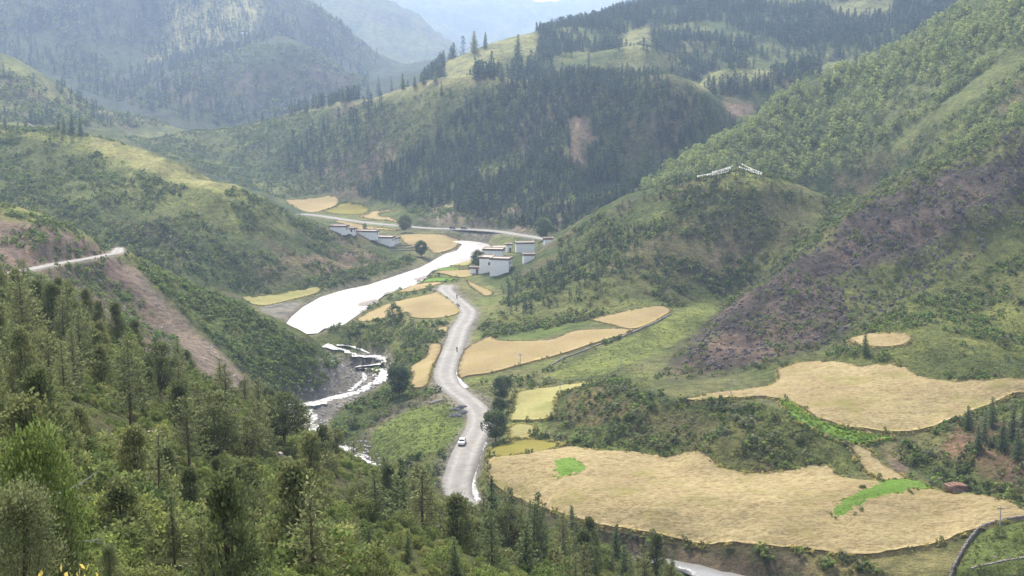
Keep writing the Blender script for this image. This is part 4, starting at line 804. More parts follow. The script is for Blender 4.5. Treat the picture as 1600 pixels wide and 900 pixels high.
# ------------------------------------------------------------------ plants one can point to
def plant(name, p, pos, s, label, cat, group=None, rz=None, sx=1.0):
    root = empty(name, (float(pos[0]), float(pos[1]), float(pos[2])), random.uniform(0, 6.28) if rz is None else rz); root.scale = (s*sx, s*sx, s)
    if p.trunk: obj('trunk', p.trunk, root)
    obj('crown', p.crown, root); return tag(root, label, cat, group)
TAKEN = []
def by_pixel(name, key, px, base, top, Ymin, label, cat='tree', group=None, sx=1.0, rz=None):
    """a plant whose foot the photo shows at (px, base) and whose tip at (px, top)"""
    g = hit(px, base, Ymin)[0]; d = g[1]*math.cos(PITCH)-(g[2]-CAM_Z)*math.sin(PITCH); h = (base-top)/FPX*d/math.cos(PITCH)
    TAKEN.append((g[0], g[1])); return plant(name, P_[key], g-(0, 0, .08), h/P_[key].h, label, cat, group, rz, sx)
for a in (('broadleaf_tree', 'round_tree0', 775, 690, 636, 250, 'dense dark round tree at the road edge, nearest of three'), ('broadleaf_tree', 'round_tree1', 780, 648, 618, 250, 'middle of the three roadside trees, half hidden'), ('broadleaf_tree', 'round_tree0', 784, 626, 584, 250, 'greyish farthest of the three roadside trees'),
          ('broadleaf_tree', 'round_tree0', 624, 618, 567, 300, 'dark round tree alone beside the barley strip'), ('broadleaf_tree', 'pale_tree', 618, 506, 470, 400, 'pale feathery tree at the edge of the riverside barley field'),
          ('broadleaf_tree', 'round_tree1', 658, 401, 374, 560, 'bushy tree on the river bank by the stone terraces'), ('broadleaf_tree', 'round_tree1', 633, 363, 333, 700, 'rounded tree growing at the edge of the far road'), ('broadleaf_tree', 'round_tree1', 849, 375, 337, 690, 'tall grey-green tree where the far road disappears'),
          ('broadleaf_tree', 'round_tree1', 747, 420, 389, 560, 'green tree against the left side of the large white house'), ('broadleaf_bush', 'pale_tree', 636, 408, 398, 560, 'small round bush on the bank below the stone terraces', 'bush'), ('broadleaf_bush', 'pale_tree', 570, 357, 348, 700, 'grey bush standing in the barley by the far houses', 'bush'),
          ('spruce_tree', 'spruce0', 1352, 556, 516, 320, 'lone spruce in front of the small hillside wheat field'), ('spruce_tree', 'spruce1', 1337, 112, 66, 900, 'tall single spruce on the bright crest beside the birches'), ('spruce_tree', 'spruce2', 741, 84, 48, 1200, 'large spruce standing on the left end of the sunny hilltop'),
          ('spruce_tree', 'spruce1', 758, 76, 50, 1200, 'second spruce along the sunny hilltop'), ('dead_tree', 'far_spruce1', 724, 84, 56, 1200, 'thin bare-looking tree left of the large hilltop spruce'), ('spruce_tree', 'spruce0', 808, 100, 54, 1050, 'pointed spruce in front of the sunny hilltop'), ('spruce_tree', 'spruce2', 784, 128, 96, 940, 'spruce on the grassy crest below the sunny hilltop'),
          ('spruce_tree', 'spruce0', 1115, 148, 118, 900, 'spruce before the bright crest above the red slide'), ('spruce_tree', 'spruce1', 1147, 142, 112, 900, 'spruce right of another on the bright crest'), ('spruce_tree', 'spruce0', 1124, 640, 615, 270, 'small spruce at the tip of the terrace wheat field'), ('spruce_tree', 'spruce1', 1110, 640, 624, 270, 'smaller spruce just below the terrace field tip'),
          ('spruce_tree', 'spruce0', 260, 214, 204, 1000, 'tiny lone spruce on the long grassy crest'), ('spruce_tree', 'spruce1', 322, 203, 197, 1000, 'tinier spruce farther along the long grassy crest'), ('round_bush', 'near_shrub2', 1251, 690, 676, 260, 'dark round bush alone on the green bank', 'bush'),
          ('round_bush', 'near_shrub1', 1562, 838, 820, 200, 'grey-green bush inside the stone walled plot', 'bush'), ('round_bush', 'near_shrub0', 1590, 845, 828, 200, 'bush at the edge of frame in the walled plot', 'bush'), ('round_bush', 'near_shrub2', 665, 738, 722, 270, 'dark bush on the bank left of the road', 'bush'), ('round_bush', 'near_shrub2', 636, 728, 708, 270, 'larger dark bush at the foot of the meadow', 'bush')):
    by_pixel(*a)
for px, b, t in ((1512,672,632),(1536,690,640),(1550,668,618),(1580,690,630),(1598,672,622),(1565,705,650),(1528,705,660),(1590,720,665)):
    by_pixel('spruce_tree', random.choice(('spruce0', 'spruce1')), px, b, t, 255, 'dark spruce in the clump on the red bank beside the wheat', 'tree', 'spruces on the red bank', 1.15)
for px, b, t in ((100,208,180),(112,210,176),(126,212,184),(92,204,186),(8,200,180),(40,202,184),(28,200,188)):
    by_pixel('spruce_tree', random.choice(('spruce0', 'spruce2')), px, b, t, 690, 'hazy spruce on the crest of the round spur', 'tree', 'spruces on the spur crest')
for px, b, t in ((690,150,118),(704,152,126),(680,128,98),(662,132,104),(648,136,108),(630,140,104),(612,142,110),(592,148,112),(575,152,118),(556,156,122),(536,160,126),(515,166,132),(497,170,140),(478,176,146),(455,180,154),(430,186,160),(410,190,166),(390,194,172),(1050,112,88),(1082,118,92),(980,112,86),(890,118,92),(905,70,38),(930,66,34),(870,66,36),(1180,130,104),(1240,130,104),(1300,122,100),(1320,120,98)):
    by_pixel('spruce_tree', random.choice(('spruce0', 'spruce1', 'spruce2')), px, b, b-(b-t)*random.uniform(.6, .9), 940, 'dark hazy spruce standing along the distant grassy crests', 'tree', 'spruces along the distant crests')
# near slope
for a in (('juniper_tree', 'juniper0', 190, 882, 735, 40, 'large cone-shaped juniper at lower left', 'tree', None, 1.25), ('juniper_tree', 'juniper3', 445, 700, 610, 150, 'dark forked juniper against the stream bed', 'tree', None, 1.3), ('juniper_tree', 'flat_juniper', 566, 812, 742, 120, 'spreading flat-topped juniper with a bare trunk', 'tree', None, 1.0),
          ('spruce_tree', 'spruce2', 627, 852, 704, 120, 'tallest dark spruce below the green meadow'), ('spruce_tree', 'spruce1', 770, 852, 736, 120, 'dark spruce in front of the largest field corner'), ('spruce_tree', 'spruce0', 838, 872, 764, 120, 'dense dark spruce beside the field edge, right of another'), ('juniper_tree', 'juniper3', 797, 872, 782, 120, 'lighter tree between two dark spruces'),
          ('spruce_tree', 'spruce0', 712, 915, 832, 80, 'bluish spruce at the bottom edge, centre'), ('spruce_tree', 'spruce1', 580, 915, 832, 80, 'dark spruce at the bottom edge below the flat-topped juniper'), ('spruce_tree', 'spruce0', 637, 890, 835, 90, 'small spruce below the tallest spruce'), ('juniper_tree', 'juniper1', 205, 668, 520, 60, 'tall thin-trunked juniper below the landslide'), ('juniper_tree', 'juniper3', 250, 628, 530, 90, 'round-headed juniper right of the thin-trunked one'),
          ('juniper_tree', 'juniper1', 40, 560, 420, 60, 'tall dark juniper under the end of the cut track'), ('juniper_tree', 'juniper1', 128, 600, 478, 60, 'leaning juniper midway along the upper edge'), ('juniper_tree', 'juniper2', 312, 690, 590, 90, 'slim juniper with a bare lower trunk'), ('juniper_tree', 'juniper2', 405, 700, 585, 100, 'slender juniper before the foot of the landslide'),
          ('juniper_tree', 'juniper0', 130, 730, 625, 40, 'dark juniper behind the leafy bush'), ('juniper_tree', 'juniper2', 505, 905, 830, 60, 'dark juniper at the bottom edge left of centre'), ('juniper_tree', 'juniper0', 265, 770, 690, 60, 'brownish juniper in the middle of the slope')):
    by_pixel(*a)
def free(P, dmin, lim):
    out = []
    for p in P:
        if all((p[0]-q[0])**2+(p[1]-q[1])**2 > dmin**2 for q in TAKEN+out): out.append((p[0], p[1], p[2]))
        if len(out) >= lim: break
    TAKEN.extend([(q[0], q[1]) for q in out]); return out
for poly, y0, y1, lim, keys, lo, hi, lab, grp in (
    ([(-60,400),(60,450),(250,560),(250,660),(100,640),(-60,640)], 75, 230, 52, ('juniper0', 'juniper1', 'juniper0', 'juniper2'), .75, 1.15, 'olive juniper on the upper slope below the cut track', 'junipers below the cut track'),
    ([(250,560),(480,665),(560,720),(520,800),(300,760),(230,660)], 85, 240, 36, ('juniper2', 'juniper1', 'juniper0', 'juniper3'), .7, 1.2, 'thin olive juniper on the slope above the stream', 'junipers above the stream'),
    ([(-40,680),(300,760),(560,830),(560,960),(-40,960)], 34, 130, 34, ('juniper0', 'juniper0', 'juniper2'), .5, 1.0, 'bushy juniper among the shrubs at lower left', 'junipers at lower left'),
    ([(560,740),(700,800),(860,830),(1060,890),(1060,960),(560,960)], 90, 225, 60, ('juniper0', 'spruce1', 'spruce0', 'juniper1', 'juniper2'), .8, 1.3, 'mixed conifer in the belt below the end of the road', 'conifers below the road end')):
    P = scat(poly, y0, y1, .06, up=3, seed=int(y0)+31); random.shuffle(P := list(map(tuple, P)))
    for q in free(P, 3.0, lim):
        k = random.choice(keys); s = random.uniform(lo, hi)*(.52 if 'spruce' in k else 1); plant('juniper_tree' if 'jun' in k else 'spruce_tree', P_[k], (q[0], q[1], q[2]-.08), s, lab, 'tree', grp, None, random.uniform(.85, 1.2))
for poly, y0, y1, lim, lab, grp in (([(-60,400),(250,560),(480,665),(560,720),(400,760),(-60,640)], 60, 240, 90, 'rounded green shrub between the junipers of the upper slope', 'shrubs on the upper slope'), ([(-40,660),(400,760),(600,850),(600,960),(-40,960)], 34, 140, 90, 'leafy green shrub on the lower left slope', 'shrubs at lower left'), ([(560,740),(860,830),(1060,890),(1060,960),(560,960)], 90, 225, 70, 'yellow-green shrub under the conifers below the road end', 'shrubs below the road end')):
    P = scat(poly, y0, y1, .12, up=1.5, seed=int(y1)+3); random.shuffle(P := list(map(tuple, P)))
    for q in free(P, 1.5, lim): plant('green_shrub', P_[random.choice(('near_shrub0', 'near_shrub1', 'near_shrub2'))], (q[0], q[1], q[2]-.05), random.uniform(.7, 1.5), lab, 'shrub', grp, None, random.uniform(.9, 1.2))
def placed(name, key, px, Y, top, label, cat, sx=1.0):
    a, b, c = ray(px, top); x = float(a*Y/b); g = float(ground(x, Y)); h = CAM_Z+float(c*Y/b)-g
    return plant(name, P_[key], (x, Y, g-.05), h/P_[key].h, label, cat, None, None, sx)
placed('leafy_bush', 'broadleaf_bush', 40, 19, 640, 'big bright broad-leaved bush at the left edge', 'bush', .55)
placed('juniper_tree', 'feathery_juniper', 14, 15, 735, 'pale feathery juniper nearest the camera, bottom left', 'tree', 1.0); placed('juniper_tree', 'feathery_juniper', 92, 19, 772, 'feathery juniper right of the nearest one, under the leafy bush', 'tree', .9)
placed('yellow_sprig', 'yellow_sprig', 95, 13, 880, 'sprig of yellow leaves at the bottom left edge', 'shrub', .6); placed('juniper_tree', 'feathery_juniper', 165, 30, 845, 'small feathery juniper at the bottom edge beside yellow leaves', 'tree', 1.0)
for px, b, t in ((880,890,838),(905,895,846),(930,892,850),(955,898,856),(985,900,862),(1010,905,872),(865,905,850),(1035,912,880)): by_pixel('juniper_tree', random.choice(('juniper1', 'juniper2', 'juniper0')), px, b, t, 120, 'olive conifer above the grey water at the bottom', 'tree', 'conifers above the grey water', 1.2)
for grp, word in (('spruces on the red bank', 'dark spruce in the clump on the red bank'), ('spruces on the spur crest', 'hazy spruce on the crest of the round spur'), ('spruces along the distant crests', 'dark hazy spruce along the distant grassy crests'), ('junipers below the cut track', 'olive juniper on the upper slope below the cut track'), ('junipers above the stream', 'thin olive juniper on the slope above the stream'), ('junipers at lower left', 'bushy juniper among the shrubs at lower left'), ('conifers below the road end', 'conifer in the belt below the end of the road'), ('conifers above the grey water', 'olive conifer above the grey water')):
    L_ = sorted((o for o in COL.objects if o.get('group') == grp), key=lambda o: project(*o.location)[0])
    for k, o in enumerate(L_): o['label'] = '%s, %s from the left' % (word, ('first', 'second', 'third')[k] if k < 3 else '%d%s' % (k+1, 'th' if k+1 in (11, 12, 13) else {1: 'st', 2: 'nd', 3: 'rd'}.get((k+1) % 10, 'th')))

# ------------------------------------------------------------------ buildings
class MB:
    def __init__(s): s.v = []; s.f = []
    def box(s, c, d, rz=0, top=1.0):
        """box centred on c (z = its middle), size d; top < 1 tapers it"""
        o = len(s.v); cs, sn = math.cos(rz), math.sin(rz)
        for k, zz in ((1, -.5), (top, .5)):
            for a, b in ((-.5, -.5), (.5, -.5), (.5, .5), (-.5, .5)):
                x, y = a*d[0]*k, b*d[1]*k; s.v.append((c[0]+x*cs-y*sn, c[1]+x*sn+y*cs, c[2]+zz*d[2]))
        s.f += [tuple(o+i for i in q) for q in ((3,2,1,0),(4,5,6,7),(0,1,5,4),(1,2,6,5),(2,3,7,6),(3,0,4,7))]; return s
    def add(s, v, f):
        o = len(s.v); s.v += [tuple(p) for p in v]; s.f += [tuple(int(i)+o for i in q) for q in f]; return s
    def build(s, name, mat, parent=None, smooth=False):
        me = bpy.data.meshes.new(name); me.from_pydata(s.v, [], s.f); me.update(); me.materials.append(mat)
        if smooth: me.polygons.foreach_set('use_smooth', [True]*len(me.polygons))
        return obj(name, me, parent)
white = plain('whitewash', (.80,.79,.77), .85, .06, .8, .02); maroon = plain('dark_eaves', (.14,.085,.07), .8, .2); mud = plain('mud_roof', (.46,.39,.32), .95, .14, .7, .03)
wood = plain('weathered_wood', (.20,.15,.11), .85, .25, 3); glassm = plain('window_glass', (.03,.035,.045), .15, .2, 1, 0, .6); stone = plain('field_stone', (.22,.195,.175), .95, .35, 1.2, .05); brick = plain('red_mud_brick', (.20,.115,.08), .95, .25, 1.5, .05); tin = plain('grey_metal', (.42,.42,.42), .5, .1)
def house(px, base, z, w, d, h, rz, label, front=(), side=(), Ymin=500, door=False, low=False, name='white_house', wallm=None):
    """flat-roofed whitewashed house: battered walls, projecting dark eaves, mud roof with a raised white rim, framed windows"""
    g = hit(px, base, Ymin)[0]; root = empty(name, (g[0], g[1]+d*.5, g[2]), R(rz)); hh = h+1.2; t = .955
    MB().box((0, 0, h/2-.6), (w, d, hh), 0, t).build('wall', wallm or white, root)
    e = MB()
    for sx, sy, lx, ly in ((0, -1, w*t+.7, .5), (0, 1, w*t+.7, .5), (-1, 0, .5, d*t-.3), (1, 0, .5, d*t-.3)): e.box((sx*(w*t/2+.1), sy*(d*t/2+.1), h+.05), (lx, ly, .75))
    e.build('eaves', maroon, root)
    MB().box((0, 0, h+.14), (w*t-.32, d*t-.32, .26)).build('roof', mud, root)
    rim = MB()
    for sx, sy, lx, ly in ((0, -1, w*t+.5, .38), (0, 1, w*t+.5, .38), (-1, 0, .38, d*t-.28), (1, 0, .38, d*t-.28)): rim.box((sx*(w*t/2+.06), sy*(d*t/2+.06), h+.49), (lx, ly, .24))
    rim.build('roof_rim', mud, root)
    def opening(nm, x, y, z, ax, ww, wh):
        k = 1-(1-t)*(z/h)
        if ax == 0: c = (x, y*k, z); dd = (ww, .22, wh); fr = (ww+.36, .14, .2); tp = (x, y*k-.06, z+wh/2+.12)
        else: c = (x*k, y, z); dd = (.22, ww, wh); fr = (.14, ww+.36, .2); tp = (x*k+math.copysign(.06, x), y, z+wh/2+.12)
        o = MB().box(c, dd).build(nm, wood, root); MB().box(tp, fr).build('lintel', maroon, o)
        if nm == 'window':
            q = (ww-.3, .06, wh-.3) if ax == 0 else (.06, ww-.3, wh-.3); c2 = (c[0], c[1]-.12, c[2]) if ax == 0 else (c[0]+math.copysign(.12, x), c[1], c[2]); MB().box(c2, q).build('pane', glassm, o)
    for u, v in front: opening('window', (u-.5)*w, -d/2, v*h, 0, 1.0, 1.3)
    for u, v in side: opening('window', w/2, (u-.5)*d, v*h, 1, 1.0, 1.3)
    if door: opening('door', w*.18, -d/2, 1.1, 0, 1.2, 2.2)
    return tag(root, label, 'house')
house(783, 429, 6, 9.8, 7.5, 7.6, -15, 'large white house, front block with windows on its right side', (), ((.3,.72),(.65,.72),(.3,.4),(.65,.38)), 540)
house(761, 426, 6, 6.2, 9.5, 7.4, -12, 'white block joined to the left of the large house', ((.85,.6),), (), 560)
house(771, 405, 6, 11, 8, 5.0, -8, 'low mud-roofed wing behind the large white house', (), (), 575, False)
house(743, 428, 5, 5.6, 4, 3.0, -6, 'small grey annexe at the lower left of the large house', (), (), 540, True)
house(820, 396, 6, 10.6, 6.5, 5.7, 6, 'long plain white house standing behind the large one', (), (), 600)
house(795, 394, 6, 3.2, 4.5, 4.2, 6, 'narrow white block left of the long plain house', (), (), 600, True)
house(826, 409, 6, 5.6, 4.5, 3.4, 8, 'small white house half hidden by shrubs right of the large one', (), (), 560)
house(857, 381, 6, 4.6, 4, 2.6, 4, 'tiny white hut by the end of the far road', (), (), 650)
house(529, 364, 5, 9.5, 7, 3.7, -10, 'far white house farthest left in the riverside hamlet', (), ((.3,.6),(.7,.6)), 660)
house(548, 366, 5, 4.4, 5, 3.1, -10, 'small white extension with dark windows beside the farthest left house', ((.3,.6),(.7,.6)), ((.5,.6),), 655)
house(573, 372, 4, 12.5, 7, 3.8, -10, 'long white house in the middle of the far hamlet', (), ((.5,.6),), 645)
house(600, 382, 4, 11, 8, 4.0, -10, 'far white house nearest the river terraces', (), ((.3,.65),(.7,.65)), 630)
house(618, 381, 4, 4.2, 5, 3.5, -10, 'small white wing with window right of the terrace house', ((.5,.62),), ((.5,.6),), 635)
house(380, 54, 0, 14, 7, 4.5, 0, 'tiny white building on the far mountain pasture', (), (), 1700)
def shed(px, base, w, d, h, rz, label, Ymin, name='open_shed'):
    g = hit(px, base, Ymin)[0]; root = empty(name, (g[0], g[1]+d/2, g[2]), R(rz))
    MB().box((0, d/2, h/2-.4), (w, .35, h+.8)).build('back_wall', white, root)
    for x in np.linspace(-w/2+.2, w/2-.2, 4): MB().box((x, -d/2+.2, h/2-.4), (.2, .2, h+.8)).build('post', wood, root)
    MB().box((0, 0, h+.12), (w+.6, d+.6, .24)).build('roof', mud, root); return tag(root, label, 'shed')
shed(780, 393, 7, 4.5, 2.5, 4, 'open-fronted shed between the river and the long white house', 600)
# the brick field hut
g = hit(1495, 773, 240)[0]; root = empty('brick_hut', (g[0], g[1]+1.2, g[2]), R(8))
MB().box((0, 0, .75), (4.1, 2.4, 2.1)).build('wall', brick, root); m_ = MB()
for k in range(5): m_.box((-1.7+.85*k, 0, 1.85+.25*(1-abs(k-2)/2)), (.92, 2.8, .3), 0, .9)
m_.build('roof', brick, root); MB().box((.3, -1.22, .6), (.9, .12, 1.3)).build('door', wood, root); tag(root, 'small reddish brick hut at the upper edge of the largest field', 'hut')
# dry stone walls
def drystone(pix, Ymin, hgt, wid, label, size=.45, seed=0, name='stone_wall'):
    P = hit([p[0] for p in pix], [p[1] for p in pix], Ymin); P = along(P, size*.8); r = np.random.default_rng(seed+40); b = MB()
    d = np.gradient(P[:, :2], axis=0); rows = max(1, int(hgt/(size*.62)))
    for i, p in enumerate(P):
        a = math.atan2(d[i, 1], d[i, 0]); zg = float(ground(p[0], p[1]))
        for k in range(rows):
            s_ = size*r.uniform(.75, 1.3)
            b.box((p[0]+r.normal()*.06, p[1]+r.normal()*.06, zg-.1+(k+.5)*size*.62+r.uniform(-.05, .05)), (s_, wid*r.uniform(.8, 1.15)*(1-.12*k), size*.66*r.uniform(.85, 1.15)), a+r.normal()*.18, r.uniform(.75, .95))
    root = empty(name, (P[0, 0], P[0, 1], P[0, 2])); o = b.build('stones', stone, root); o.location = -root.location; o['kind'] = 'stuff'
    return tag(root, label, 'wall')
drystone([(1640,806),(1600,811),(1570,816),(1545,822),(1528,830),(1512,850),(1497,875),(1486,900),(1478,930)], 200, .95, .6, 'dark dry stone wall around the green plot at bottom right', .5, 1)
drystone([(1600,872),(1570,876),(1545,882),(1520,888)], 190, .5, .6, 'low broken line of stones inside the walled plot', .45, 2)
drystone([(1047,492),(1003,513),(969,528),(912,549),(880,560),(850,578)], 360, .8, .7, 'dark wall dividing the long barley field from the pasture', .8, 3)
drystone([(728,546),(750,534),(770,522),(800,513),(850,508),(900,502),(930,498)], 410, .8, .7, 'dark wall along the top of the long barley field', .8, 4)
for k, (y, dx) in enumerate(((384,0),(388,-2),(392,-3))): drystone([(612+dx,y-1),(630+dx,y),(650+dx,y-1)], 600, 1.1, .7, ('uppermost', 'middle', 'lowest')[k]+' stone terrace wall below the far hamlet', 1.0, 5+k, 'terrace_wall')
# poles, prayer flags, bridges, heaps
def pole(px, base, top, Ymin, label, arm=True):
    g = hit(px, base, Ymin)[0]; dd = g[1]*math.cos(PITCH)-(g[2]-CAM_Z)*math.sin(PITCH); h = (base-top)/FPX*dd; root = empty('power_pole', g-(0, 0, .2))
    v, f = tube([(0, 0, 0), (0, 0, h*.5), (0, 0, h+.2)], [.15, .125, .10], 8); MB().add(v, f).build('post', tin, root)
    if arm:
        MB().box((0, 0, h-.25), (1.5, .12, .14)).build('crossarm', wood, root)
        for x in (-.65, 0, .65):
            v, f = tube([(x, 0, h-.18), (x, 0, h+.14)], [.07, .05], 6); MB().add(v, f).build('insulator', white, root)
    tag(root, label, 'pole'); return Vector(g)+Vector((0, 0, h-.1))
T1 = pole(1562, 822, 790, 200, 'grey power pole at the corner of the largest field'); T2 = pole(1142, 620, 592, 270, 'power pole at the edge of the terrace field'); pole(813, 572, 552, 380, 'power pole in the long barley field'); pole(970, 575, 557, 360, 'power pole on the green pasture'); pole(875, 615, 598, 320, 'power pole near the yellow-green field')
def sag(a, b, s, n=14): return [tuple(Vector(a).lerp(Vector(b), k/n)-Vector((0, 0, s*4*(k/n)*(1-k/n)))) for k in range(n+1)]
for k, dx in enumerate((-.65, .65)):
    p = sag(T1+Vector((dx, 0, .15)), T2+Vector((dx, 0, .15)), 2.2); v, f = tube(p, [.012]*len(p), 3); o = MB().add(v, f).build('overhead_wire', tin); tag(o, 'thin overhead wire across the wheat fields, %s of two' % ('left', 'right')[k], 'wire', 'overhead wires')
cloth = plain('pale_cloth', (.82,.80,.76), .9, .12, 2); cn = cloth.node_tree.nodes; ct = cn.new('ShaderNodeBsdfTranslucent'); ct.inputs[0].default_value = (.82,.80,.76,1); cm = cn.new('ShaderNodeMixShader'); cm.inputs[0].default_value = .5
for a_, b_ in ((cn['Principled BSDF'].outputs[0], cm.inputs[1]), (ct.outputs[0], cm.inputs[2]), (cm.outputs[0], cn['Material Output'].inputs[0])): cloth.node_tree.links.new(a_, b_)
def flags(a, b, s, label, n, seed, fh=.72):
    """a rope hung with small cloths; ends given as (px, py) on or above the ground, Y ahead"""
    A = Vector(at(a[0], a[1], Y=a[2])); B = Vector(at(b[0], b[1], Y=b[2])); root = empty('prayer_flag_line', A); p = [Vector(q)-A for q in sag(A, B, s, 20)]
    v, f = tube([tuple(q) for q in p], [.03]*len(p), 4); MB().add(v, f).build('rope', wood, root); r = np.random.default_rng(seed); m = MB(); L = (B-A).length; n = int(L/.8)
    for k in range(n):
        t = (k+.5)/n; q = Vector(sag(A, B, s, 200)[int(t*200)])-A; d = (B-A).normalized()*.27; w = r.uniform(-.4, .4); hh = fh*r.uniform(.5, 1.2)
        m.v += [tuple(q-d), tuple(q+d), tuple(q+d+Vector((w*.6, w, -hh))), tuple(q-d+Vector((w*.5, w, -hh*.95)))]; o = len(m.v)-4; m.f.append((o, o+1, o+2, o+3))
    fo = m.build('flags', cloth, root); fo['kind'] = 'stuff'; return tag(root, label, 'prayer flags')
g = hit(1150, 270, 560)[0]; yy = float(g[1]); pr = empty('flag_mast', g-(0, 0, .3)); hm = 4.6
v, f = tube([(0, 0, 0), (.05, 0, hm)], [.12, .06], 6); MB().add(v, f).build('post', wood, pr); v, f = tube([(1.6, .4, 0), (1.2, .2, hm*.85)], [.1, .05], 6); MB().add(v, f).build('post', wood, pr); tag(pr, 'dark flag mast on the rounded hilltop', 'mast')
for k, (a, b, s, lab) in enumerate((((1145,258,yy-1),(1112,268,yy-6),.3,'uppermost flag line running left from the mast'), ((1142,261,yy-2),(1104,272,yy-8),.4,'second flag line left of the mast, lower'), ((1139,266,yy-4),(1112,272,yy-7),.2,'third short flag line left of the mast'), ((1110,270,yy-5),(1089,274,yy-6),.2,'leftmost white flag line at the hill edge'),
     ((1159,255,yy-1),(1191,269,yy-3),.3,'uppermost flag line running right from the mast'), ((1154,259,yy-3),(1176,264,yy-5),.5,'short flag line right of the mast'), ((1168,264,yy-5),(1190,270,yy-6),.4,'lower flag line right of the mast'))): flags(a, b, s, lab, 0, k)
g = hit(50, 199, 700)[0]; flags((44,192,float(g[1])), (56,198,float(g[1])-3), .2, 'tiny white flag line on the crest of the round spur', 0, 9)
g = hit(684, 360, 600)[0]; g2 = hit(697, 368, 600)[0]
br = empty('footbridge', (float(g2[0]), float(g2[1]), 0)); A = Vector((float(hit(699, 359, 640)[0][0])-g2[0], float(hit(699, 359, 640)[0][1])-g2[1], 4.2)); B = Vector((hit(684, 369, 600)[0][0]-g2[0], hit(684, 369, 600)[0][1]-g2[1], 1.6)); d = (B-A); ang = math.atan2(d.y, d.x); L_ = math.hypot(d.x, d.y)
for k in range(8):
    p = A.lerp(B, (k+.5)/8); MB().box(tuple(p), (L_/8*.94, 2.0, .2), ang).build('plank', wood, br)
for k in range(3): p = A.lerp(B, (k+.5)/3); MB().box((p.x, p.y, p.z/2-.6), (.4, 1.6, p.z+1.0), ang).build('pier', wood, br)
tag(br, 'brown wooden footbridge ramp between the far road and the river', 'bridge')
g = hit(672, 632, 330)[0]; g2 = hit(692, 626, 330)[0]; bl = empty('plank_bridge', g); d = Vector(g2-g); bx = MB()
for k in (-.32, .32): v, f = tube([(k, 0, .45), tuple(d*.5+Vector((k, 0, .5))), tuple(d+Vector((k, 0, .45)))], [.22, .22, .2], 7); MB().add(v, f).build('log', deadwood, bl)
tag(bl, 'pale log bridge over the ditch beside the meadow', 'bridge')
def heap(px, base, w, h, label, mat, seed):
    g = hit(px, base, 280)[0]; r = np.random.default_rng(seed); V = []; n = 14; rings = ((1, 0), (.8, .35), (.55, .7), (.25, .95))
    for q, (k, zz) in enumerate(rings):
        for j in range(n): a = 2*math.pi*j/n; rr = w/2*k*r.uniform(.85, 1.12); V.append((rr*math.cos(a)*1.25, rr*math.sin(a)*.8, h*zz*r.uniform(.9, 1.1)-(.15 if q == 0 else 0)))
    V.append((0, 0, h)); F = [(q*n+j, q*n+(j+1) % n, (q+1)*n+(j+1) % n, (q+1)*n+j) for q in range(3) for j in range(n)]+[(3*n+j, 3*n+(j+1) % n, 4*n) for j in range(n)]
    o = MB().add(V, F).build('gravel_heap', mat); o.location = g; return tag(o, label, 'gravel heap')
dk = plain('dark_gravel', (.13,.13,.135), .95, .4, 3, .1)
heap(722, 637, 3.4, .9, 'dark gravel heap at the top of the roadside pile', dk, 1); heap(712, 641, 3.2, .8, 'middle dark gravel heap beside the road', dk, 2); heap(724, 645, 3.2, .8, 'dark gravel heap closest to the road edge', dk, 3); heap(712, 650, 3.6, .9, 'lowest dark gravel heap near the meadow', dk, 4)
# dead branch at the left edge, boulders on the near slope and in the stream bed
g = np.array(at(-20, 640, Y=24)); gz = float(ground(g[0], g[1])); db = empty('dead_branch', (g[0], g[1], gz)); r = np.random.default_rng(3)
for k in range(7):
    a = r.uniform(-.3, .9); L = r.uniform(1.2, 2.4); p0 = Vector((0, 0, .6+.2*k)); p1 = p0+Vector((L*.5, .1*k-.3, L*.22*a)); p2 = p0+Vector((L, .15*k-.4, L*.5*a))
    v, f = tube([tuple(p0), tuple(p1), tuple(p2)], [.035, .025, .008], 5); b = MB().add(v, f)
    for q in range(5): s0 = p1.lerp(p2, r.uniform(0, 1)); v, f = tube([tuple(s0), tuple(s0+Vector((r.uniform(.1, .5), r.uniform(-.3, .3), r.uniform(-.3, .45))))], [.012, .004], 4); b.add(v, f)
    b.build('branch', deadwood, db)
v, f = tube([(0, 0, -.2), (.05, 0, 1.0), (.1, 0, 2.2)], [.09, .07, .03], 6); MB().add(v, f).build('trunk', deadwood, db); tag(db, 'bare grey dead branches at the left edge of the slope', 'dead branch')
def rocks(name, regs, lo, hi, mat, label, seed):
    r = np.random.default_rng(seed); P = np.concatenate([scat(*q, seed=seed+i, **kw) for i, (q, kw) in enumerate(regs)]); b = MB()
    for p in P:
        s = r.uniform(lo, hi); b.box((p[0], p[1], p[2]+s*.15), (s*r.uniform(.8, 1.6), s*r.uniform(.7, 1.2), s*r.uniform(.5, .9)), r.uniform(0, 3), r.uniform(.45, .8))
    return tag(b.build(name, mat), label, 'stones', kind='stuff')
rocks('stones', [(([(440,628),(520,540),(612,553),(612,592),(530,640),(505,672),(455,676)], 300, 470, .25), dict(up=.5, keep=False, wet=True)), (([(470,690),(590,690),(600,740),(560,745)], 290, 350, .6), dict(up=.5, wet=True))], .3, 1.0, plain('river_stone', (.33,.31,.29), .9, .3, 1), 'grey stones strewn over the stream bed', 51)
rocks('rock_outcrops', [(([(1050,590),(1080,535),(1140,482),(1240,405),(1345,318),(1480,252),(1620,190),(1620,320),(1500,420),(1380,495),(1240,560)], 370, 500, .22), dict(up=1.5, clump=15, thr=-.2))], .35, 1.3, plain('purple_rock', (.118,.102,.098), .95, .35, .8, .2), 'dark crags breaking through the purple ridge', 53)
